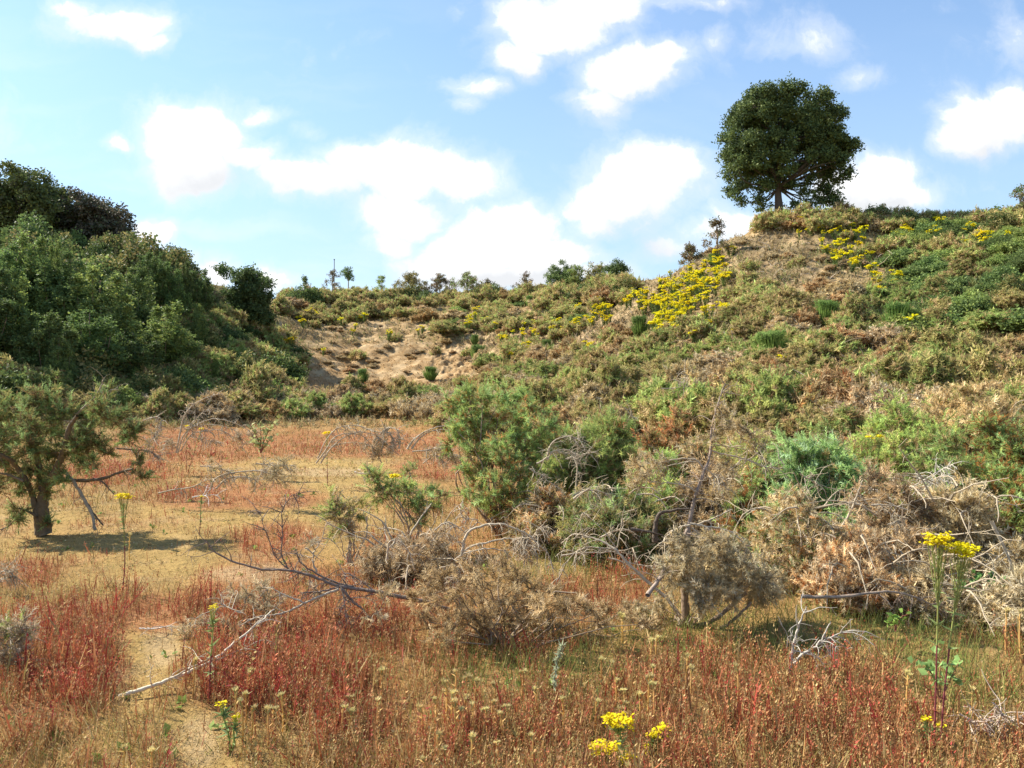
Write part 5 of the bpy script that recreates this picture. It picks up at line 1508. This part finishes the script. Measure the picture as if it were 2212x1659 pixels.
Tk.build('trunk', M_BARK, t, smooth=True); S.build('branches', M_BARK, t, smooth=True); Fo.build('dead_spines', M_DEAD, t)

# --- other dead wood in the thicket
def wood(seed, name, label, cat, c, lst, D, base, r0=.014, bark=None, tw=8, pf=None, group=None, pcol=None):
    rng = np.random.default_rng(seed); t, o = start(name, label, cat, c, base[0], base[1], D, group)
    S = MB()
    for q in lst:
        rr_ = r0
        if isinstance(q, tuple) and isinstance(q[0], list): q, rr_ = q
        bough(rng, S, o, c, q, D + rng.uniform(-.12, .12), rr_, rr_ * .25, tw, bark=bark or lt, droop=.15, tr=.003 * max(1, D / 8))
    if pf:
        Fo = MB(); puffs(rng, S, Fo, o, [(c, x, y, r, D + rng.uniform(-.2, .2)) for x, y, r in pf], pcol or D_GREY, D_TAN, .3, tn=50, spr=7, spl=(.06, .11) if D > 9 else (.05, .09)); Fo.build('dead_spines', M_DEAD, t)
    S.build('branches', M_BARK, t, smooth=True)


wood(440, 'dead_log', 'dark dead log bent across the gap behind the dead tree', 'dead branch', c6, [([(400, 850), (402, 780), (420, 715), (500, 695), (570, 690)], .03), ([(280, 790), (360, 800), (440, 820)], .02)], 7.6, (400, 860), bark=B_DARK, tw=4)
wood(441, 'dead_branch', 'long dark branch lying low in the shade left of the tall ragwort', 'dead branch', c6, [([(1120, 1120), (1300, 1122), (1450, 1102), (1560, 1095), (1640, 1112), (1720, 1140), (1820, 1200)], .015)], 6.6, (1450, 1180), bark=md, tw=18)
wood(442, 'dead_bough', 'grey lichened forked dead stem standing in front of the shaded grass', 'dead branch', c6, [([(1055, 1500), (1072, 1400), (1090, 1320), (1110, 1250), (1145, 1170)], .014), ([(1085, 1450), (1120, 1405), (1190, 1365), (1240, 1290), (1262, 1240)], .012), ([(1190, 1365), (1280, 1310), (1380, 1280)], .006)], 5.3, (1055, 1500), bark=(.42, .38, .32), tw=9)
wood(443, 'dead_bough', 'pale leaning dead stem at the right edge behind the tall ragwort', 'dead branch', c6, [([(2050, 750), (2085, 820), (2130, 920), (2185, 1050), (2240, 1130)], .018), ([(2120, 900), (2060, 960), (2110, 1060)], .008)], 7.0, (2185, 1150), bark=(.46, .40, .30), tw=14)
wood(444, 'dead_bough', 'pale slanting dead stem in the greyish brown bush', 'dead branch', c6, [([(1315, 780), (1360, 700), (1400, 600), (1420, 540)], .013), ([(1460, 670), (1560, 672), (1640, 690)], .010), ([(1540, 765), (1600, 745), (1640, 715)], .008), ([(1110, 515), (1160, 545), (1200, 560)], .007)], 7.3, (1315, 800), tw=12)
wood(445, 'arching_bough', 'tangle of bleached arching sticks above the greyish brown bush', 'dead branch', c6, [[(1600, 620), (1700, 560), (1800, 500), (1860, 470)], [(1640, 640), (1740, 560), (1830, 520)], [(1700, 620), (1780, 540), (1870, 510)], [(1400, 560), (1480, 600), (1560, 640)]], 8.6, (1650, 700), r0=.009, bark=(.62, .56, .46), tw=18)
wood(446, 'arching_bough', 'hooped dead branches inside the green thicket left of the dead tree', 'dead branch', c5, [([(1690, 640), (1760, 600), (1770, 540), (1820, 480), (1900, 460), (1970, 480), (2020, 540)], .014), ([(1760, 620), (1800, 560), (1900, 550), (1980, 600)], .01), ([(1950, 870), (1960, 700), (1965, 560), (1975, 430)], .012), ([(1880, 610), (1960, 590), (2100, 560)], .006), ([(1930, 860), (2030, 815), (2120, 840), (2200, 870)], .012), ([(1640, 680), (1720, 720), (1810, 800)], .008)], 9.4, (1900, 900), tw=20)
wood(447, 'dead_bough', 'tall thin bare dead stem rising from the thicket centre', 'dead branch', c6, [([(80, 450), (90, 350), (100, 320), (20, 300)], .008), ([(250, 190), (300, 250), (270, 220)], .008), ([(430, 100), (520, 90), (560, 40)], .007), ([(540, 100), (560, 50), (540, 10)], .006)], 11.5, (300, 600), tw=6)
wood(448, 'dead_branch', 'crossed dead sticks at the bottom of the gap left of the dead tree', 'dead branch', c6, [([(0, 640), (60, 600), (110, 600), (180, 620)], .012), ([(-60, 920), (40, 905), (200, 900), (330, 870)], .010), ([(130, 830), (200, 800), (300, 790)], .010), ([(170, 930), (300, 960), (420, 975)], .010)], 7.8, (100, 980), tw=12)
# arches on the quarry floor
MG = 'dead gorse arches on the quarry floor'
wood(450, 'arching_bough', 'leftmost hooped dead gorse skeleton on the red floor', 'dead branch', c4, [([(1190, 570), (1215, 440), (1240, 330), (1300, 250), (1400, 195), (1500, 170)], .022), ([(1200, 570), (1240, 450), (1330, 380), (1440, 340), (1560, 360), (1680, 420), (1740, 500)], .016), ([(1220, 560), (1290, 450), (1400, 420), (1500, 420), (1600, 480)], .014), ([(1190, 540), (1150, 490), (1100, 520)], .01), ([(1230, 500), (1300, 400), (1450, 380), (1600, 430), (1640, 560)], .012), ([(1300, 460), (1380, 480), (1480, 500)], .01), ([(1240, 480), (1330, 330), (1440, 260)], .01)], 17.5, (1200, 575), tw=26, pf=[(1130, 500, 50), (1620, 470, 60), (1700, 450, 50)], group=MG)
wood(451, 'arching_bough', 'hooped dead gorse skeleton left of the thicket edge', 'dead branch', c5, [([(200, 640), (260, 560), (320, 470), (400, 440), (500, 450), (560, 500), (600, 560)], .016), ([(230, 640), (300, 540), (380, 470), (480, 430), (600, 450), (690, 520), (740, 580)], .015), ([(210, 610), (270, 480), (350, 400), (460, 385), (540, 410), (620, 430)], .013), ([(620, 430), (700, 440), (720, 500), (700, 580)], .011), ([(760, 540), (765, 470), (745, 410)], .02), ([(745, 410), (690, 400), (640, 430)], .010), ([(640, 640), (610, 540), (640, 440)], .01), ([(240, 600), (330, 520), (480, 500), (560, 520)], .01)], 15.0, (220, 640), tw=28, pf=[(640, 520, 75), (600, 580, 50), (700, 560, 40)], group=MG)
wood(452, 'arching_bough', 'pair of long curved bare poles leaning into the green thicket', 'dead branch', c5, [([(815, 545), (860, 480), (930, 430), (1020, 395), (1110, 380)], .022), ([(845, 545), (900, 470), (960, 430), (1040, 412), (1120, 425)], .018)], 14.5, (820, 550), tw=6, group=MG)
wood(453, 'dead_branch', 'heap of grey dead twigs at the foot of the curved poles', 'dead branch', c5, [([(850, 560), (950, 550), (1040, 530), (1130, 600)], .013), ([(920, 640), (1000, 590), (1080, 640)], .012), ([(960, 590), (1060, 560), (1150, 590)], .010)], 14.0, (1000, 650), tw=26, pf=[(1050, 570, 60), (1120, 600, 50)], group=MG)
wood(454, 'fallen_bough', 'low dead bough with grey tufts lying on the open floor', 'dead branch', c4, [([(1070, 842), (1180, 818), (1300, 800), (1380, 760), (1450, 745)], .014), ([(1420, 815), (1450, 750), (1520, 715), (1640, 695), (1780, 690), (1880, 700)], .02), ([(1460, 812), (1530, 745), (1640, 730), (1740, 760)], .016), ([(1700, 690), (1800, 700), (1860, 740)], .012), ([(1350, 660), (1450, 665), (1560, 700)], .01), ([(1730, 640), (1850, 655), (2000, 650)], .01)], 12.4, (1450, 815), tw=22, pf=[(1850, 700, 60), (1920, 660, 55), (1790, 760, 60), (1900, 750, 50), (1720, 780, 45), (1430, 650, 45), (1960, 700, 40)], group=MG)
wood(455, 'dead_branch', 'flat bleached stick lying on the sand before the curved poles', 'stick', c5, [([(460, 700), (510, 708), (580, 700)], .016)], 12.6, (510, 710), bark=(.66, .60, .52), tw=3)
wood(456, 'dead_branch', 'thin grey stick by the stalk left of the open floor', 'stick', c4, [([(1300, 870), (1380, 858), (1480, 852)], .012)], 11.6, (1380, 870), bark=(.60, .55, .50), tw=5)
wood(457, 'arching_bough', 'dead sticks arching right of the gorse tree', 'dead branch', c4, [([(780, 540), (880, 545), (1000, 560), (1080, 610)], .010), ([(970, 350), (1040, 330), (1090, 350), (1060, 430)], .010), ([(980, 560), (1030, 470), (1060, 420)], .010)], 13.5, (1050, 640), tw=22, pf=[(1040, 450, 50), (1000, 510, 40)], pcol=G_OLIVE, group=MG)
wood(458, 'dead_branch', 'tangled grey sticks on the ground in the bottom right corner', 'dead branch', c6, [([(1900, 1700), (2000, 1760), (2100, 1820)], .006), ([(1980, 1780), (2080, 1700), (2200, 1720)], .006), ([(2060, 1640), (2120, 1720), (2150, 1810)], .005), ([(1950, 1820), (2060, 1860), (2180, 1880)], .007)], 4.5, (2050, 1800), tw=16, bark=(.50, .40, .32))

# ------------------------------------------------------------------ herbs: ragwort and seed-heads in the foreground
def stalk(m, P, r0, r1, col): batch_tube(m, P[None], np.linspace(r0, r1, len(P))[None], 6, col)


def ragwort(seed, label, c, base, D, stems, group=None, fl=.0095, low=(.24, .06, .06), hi=(.30, .33, .10), per=34):
    """stems: list of (top x, top y, head width px, head height px)"""
    rng = np.random.default_rng(seed); t, o = start('ragwort_plant', label, 'ragwort', c, base[0], base[1], D, group)
    for (x, y, hw, hh) in stems:
        top = pt(c, x, y, D + rng.uniform(-.05, .05)) - o
        b = np.array([rng.uniform(-.02, .02), rng.uniform(-.02, .02), -.02])
        P = smooth_line([b, b + (top - b) * .35 + rng.normal(size=3) * .008, b + (top - b) * .75 + rng.normal(size=3) * .006, top - np.array([0, 0, .07])], 16)
        S = MB(); s_ = D / F
        batch_tube(S, P[None, :8], np.linspace(.0055, .0048, 8)[None], 6, low); batch_tube(S, P[None, 7:], np.linspace(.0048, .003, 9)[None], 6, hi)
        k_ = max(5, int(hw * .12)); hwm = hw * .5 * (c(1, 0)[0] - c(0, 0)[0]) * s_; hhm = hh * (c(1, 0)[0] - c(0, 0)[0]) * s_
        fans = []
        for i in range(k_ * 2):
            a = rng.uniform(0, 6.28); q = math.sqrt(rng.random()) * hwm
            e = top + np.array([math.cos(a) * q, math.sin(a) * q * .8, rng.uniform(-.5, .35) * hhm]); fans.append(e)
            st = P[rng.integers(9, 15)]
            L2 = smooth_line([st, (st + e) / 2 + np.array([0, 0, -.02]), e], 7); stalk(S, L2, .0022, .0012, hi)
        S.build('stem', M_HERB, t, smooth=True)
        Lf = MB(); n = 46; k = rng.integers(2, 15, n)
        d = unit(rng.normal(size=(n, 3)) * np.array([1, 1, .3]) + np.array([0, 0, .45]))
        inst(Lf, BLADE, P[k], d, np.stack([rng.uniform(.008, .016, n), rng.uniform(.02, .05, n), rng.uniform(.03, .075, n) * np.where(k < 6, .6, 1)], 1), np.where((k < 5)[:, None], [[.30, .10, .06]], [[.24, .33, .12]]) * rng.uniform(.7, 1.3, (n, 1)), rng)
        Lf.build('leaves', M_LEAF, t)
        Hd = MB(); Fc = np.array(fans); n = len(Fc) * per // 4; k = rng.integers(0, len(Fc), n)
        pos = Fc[k] + rng.normal(size=(n, 3)) * np.array([.014, .014, .006])
        inst(Hd, FLORET, pos, rng.normal(size=(n, 3)) * .4 + np.array([0, 0, 1]), rng.uniform(fl * .75, fl * 1.15, n), np.array([Y_COL]) * rng.uniform(.8, 1.08, (n, 1)), rng)
        Hd.build('flower_head', M_PETAL, t)
    return t


ragwort(601, 'tall ragwort with broad yellow flower heads on two stems at the right', c6, (1790, 1800), 4.35, [(1790, 830, 130, 60), (1900, 885, 150, 60)], per=44)
ragwort(602, 'low ragwort with the biggest bright yellow head at the bottom edge', c8, (1350, 1420), 4.15, [(1350, 1070, 140, 60), (1270, 1215, 120, 55), (1400, 1275, 64, 36)], low=(.26, .32, .12), per=40)
ragwort(603, 'sparse ragwort with small yellow heads right of the biggest low one', c8, (1520, 1400), 4.3, [(1560, 1135, 60, 50), (1520, 1225, 90, 50), (1590, 1105, 24, 20)], low=(.26, .32, .12), per=22)
ragwort(604, 'slender ragwort with a red stalk standing on the bare ground at left', c4, (845, 1510), 7.4, [(832, 860, 90, 35)], per=40, fl=.011)
ragwort(605, 'budding ragwort on a dark red stalk beside the long stick', c7, (1118, 1035), 4.9, [(1150, 455, 50, 25)], per=14, fl=.006, hi=(.40, .42, .12))
ragwort(606, 'short ragwort with few yellow buds below the long stick', c7, (1240, 1290), 4.25, [(1200, 975, 40, 30), (1270, 1050, 30, 20)], low=(.36, .42, .10), hi=(.36, .42, .10), per=8)
ragwort(607, 'small ragwort flowering above the low spreading gorse', c5, (710, 1040), 8.9, [(735, 720, 60, 22)], low=(.24, .20, .10), per=34, fl=.012)
ragwort(608, 'small ragwort flowering beside the hooped skeleton', c5, (275, 640), 15.2, [(272, 432, 50, 16)], per=30, fl=.018)
ragwort(609, 'pair of small ragwort heads rising from the thicket at the right', c6, (1480, 470), 11.0, [(1455, 335, 34, 12), (1502, 330, 34, 12)], per=22, fl=.014)
ragwort(610, 'little ragwort with one yellow dot at the bottom right by the tall one', c6, (1720, 1880), 4.4, [(1735, 1720, 30, 16), (1800, 1745, 20, 14)], per=14)
ragwort(611, 'thin ragwort stalk with a tiny yellow tip on the open floor', c4, (1340, 1100), 10.4, [(1362, 860, 24, 10)], per=14, low=(.20, .10, .07))
ragwort(612, 'ragwort head showing low at the left inside the hooped skeleton', c4, (1260, 560), 18.0, [(1258, 385, 26, 10), (1360, 405, 22, 8)], per=20, fl=.02)


def tpl_seed_plant(seed, h):
    rng = np.random.default_rng(seed); S = MB(); Hd = MB()
    P = smooth_line([(0, 0, -.02), (rng.uniform(-.012, .012), .004, h * .4), (rng.uniform(-.01, .01), 0, h * .95)], 9)
    stalk(S, P, .0048, .0036, (.72, .45, .15))
    n = 14; k = rng.integers(1, 8, n)
    inst(S, BLADE, P[k], rng.normal(size=(n, 3)) * np.array([.7, .7, .2]) + np.array([0, 0, 1.0]), np.stack([np.full(n, .009), np.full(n, .015), rng.uniform(.02, .05, n)], 1), np.array([(.62, .40, .15)]) * rng.uniform(.7, 1.3, (n, 1)), rng)
    for j in range(rng.integers(2, 4)):
        e = P[-1] + np.array([rng.uniform(-.016, .016), rng.uniform(-.016, .016), rng.uniform(-.012, .008)])
        stalk(S, smooth_line([P[-2], e - np.array([0, 0, .012]), e], 5), .0022, .003, (.42, .38, .14))
        n = 30; d = rng.normal(size=(n, 3)) * np.array([.30, .30, .1]) + np.array([0, 0, 1])
        inst(Hd, BLADE, np.repeat((e - np.array([0, 0, .004]))[None], n, 0), d, np.stack([np.full(n, .0048), np.full(n, .004), rng.uniform(.022, .042, n)], 1), np.array([(.70, .60, .28)]) * rng.uniform(.75, 1.15, (n, 1)), rng)
    return S.build('stem', M_HERB, link=False), Hd.build('seed_head', M_HERB, link=False)


SP = [tpl_seed_plant(s, .30) for s in (701, 702, 703, 704)]
heads = [(c8, *q) for q in [(65, 795), (480, 795), (525, 825), (580, 850), (415, 855), (690, 870), (830, 795), (450, 910), (410, 905), (375, 950), (520, 940), (510, 1000), (570, 980), (660, 960), (755, 985), (720, 1025),
         (280, 990), (915, 890), (1050, 940), (1255, 730), (1325, 755), (1330, 850), (1385, 900), (1465, 915), (1395, 970), (1540, 780), (1545, 865), (1525, 625), (1560, 622), (1375, 500), (1720, 715), (1745, 780), (1990, 770),
         (365, 1140), (700, 1180), (420, 1210), (60, 960), (895, 1150), (1510, 820), (470, 960), (1360, 1000), (310, 1260), (640, 1000), (560, 1150), (1230, 965)]]
heads += [(c7, *q) for q in [(1040, 735), (1345, 795), (1325, 915), (1282, 905), (1355, 990), (1525, 920), (1450, 1000), (1485, 1008), (2055, 790), (1900, 935), (1890, 1010), (1860, 1000), (675, 1195), (700, 60), (815, 1220), (1310, 960)]]
heads += [(c6, *q) for q in [(1510, 1400), (1640, 1490), (2125, 1180), (2200, 1195), (1960, 1560), (240, 1200)]]
rs = np.random.default_rng(705)
for i, (c, x, y) in enumerate(heads):
    u, v = c(x, y); hpx = rs.uniform(75, 100) * (1.0 if v > 1380 else .85)
    if (c, x, y) == (c7, 700, 60): hpx = 60
    if c is c6 and x > 2100: hpx = 120
    p = hit(u, min(v + hpx, 1745))[0][0]; D = p[1]
    h = CAMH - (v - 829.5) / F * D - p[2]
    s_ = SP[i % 4]
    t = thing('seedhead_plant', tuple(p), 'thin tan stalk topped with a pale bristly seed head in the foreground grass', 'seed head', 'seed head stalks in the foreground', rz=rs.uniform(0, 6.28))
    t.scale = (1.2, 1.2, h / .30)
    for q in s_:
        d = q.copy(); COL.objects.link(d); d.parent = t
        if q.data.name.startswith('seed_head'):
            pass

# --- thistle-like woolly stalk, centre foreground
rng = np.random.default_rng(710)
t, o = start('woolly_stalk', 'pale green woolly leafy stalk standing against the brown bush', 'herb', c8, 1005, 900, 4.95)
S = MB(); P = bough(rng, S, o, c8, [(1005, 905), (1008, 830), (1020, 750), (1045, 670)], 4.95, .005, .003, bark=(.40, .42, .28)); S.build('stem', M_HERB, t)
Lf = MB(); n = 120; k = rng.integers(1, len(P), n)
inst(Lf, BLADE, P[k], rng.normal(size=(n, 3)) * .7 + np.array([0, 0, .4]), np.stack([np.full(n, .011), np.full(n, .02), rng.uniform(.02, .055, n)], 1), np.array([(.40, .44, .28)]) * rng.uniform(.75, 1.2, (n, 1)), rng); Lf.build('leaves', M_LEAF, t)
t, o = start('woolly_stalk', 'small woolly grey green rosette at the bottom edge left of the flowers', 'herb', c8, 670, 1310, 4.25)
Lf = MB(); n = 110; S = MB(); P = bough(rng, S, o, c8, [(670, 1340), (675, 1300), (680, 1270)], 4.25, .004, .003, bark=(.40, .42, .28)); S.build('stem', M_HERB, t); k = rng.integers(1, len(P), n)
inst(Lf, BLADE, P[k], rng.normal(size=(n, 3)) * .8 + np.array([0, 0, .5]), np.stack([np.full(n, .012), np.full(n, .02), rng.uniform(.03, .075, n)], 1), np.array([(.36, .42, .24)]) * rng.uniform(.75, 1.2, (n, 1)), rng); Lf.build('leaves', M_LEAF, t)

# --- bramble sprays and leafy seedlings
def spray(seed, label, c, base, pts, D, lv, col, size=.05, name='bramble_spray', cat='bramble'):
    rng = np.random.default_rng(seed); t, o = start(name, label, cat, c, base[0], base[1], D)
    S = MB(); Lf = MB()
    for q in pts:
        P = bough(rng, S, o, c, [base] + q, D, .004 * D / 5, .002 * D / 5, bark=(.34, .14, .09))
        n = lv; k = rng.integers(len(P) // 3, len(P), n)
        inst(Lf, LEAF, P[k] + rng.normal(size=(n, 3)) * size * .3, rng.normal(size=(n, 3)) * np.array([1, 1, .35]) + np.array([0, 0, .35]), np.stack([np.full(n, size * 1.15), np.full(n, size), rng.uniform(.7, 1.2, n) * size], 1), np.array([col]) * rng.uniform(.75, 1.25, (n, 1)), rng)
    S.build('stem', M_HERB, t); Lf.build('leaves', M_LEAF, t)


spray(720, 'bramble shoot with large green leaves at the foot of the tall ragwort', c6, (1800, 1640), [[(1800, 1500), (1815, 1370)], [(1760, 1500), (1700, 1430)], [(1850, 1520), (1900, 1430)], [(1780, 1540), (1740, 1480)], [(1840, 1540), (1880, 1490)]], 4.5, 9, (.22, .36, .12), .055)
spray(721, 'small bramble shoot catching light under the dead bushes left of the tall ragwort', c6, (1580, 1290), [[(1580, 1240), (1560, 1210)], [(1600, 1230), (1640, 1205)], [(1570, 1250), (1545, 1240)]], 5.9, 8, (.26, .38, .08), .05)
spray(722, 'shaded green bramble shoot behind the tall ragwort', c6, (2010, 1130), [[(1990, 1050), (1950, 990)], [(2030, 1060), (2060, 1000)], [(2080, 1060), (2130, 1040)], [(1940, 1080), (1920, 1070)]], 6.6, 12, (.13, .24, .06), .06)
spray(723, 'yellow green leafy sapling shoot on the red floor right of the leftmost hoop', c4, (1760, 570), [[(1740, 480), (1690, 380)], [(1760, 480), (1760, 370)], [(1790, 470), (1840, 380)], [(1750, 520), (1700, 500)], [(1790, 520), (1850, 450)]], 16.5, 26, (.42, .46, .20), .09, 'leafy_shoot', 'young tree')
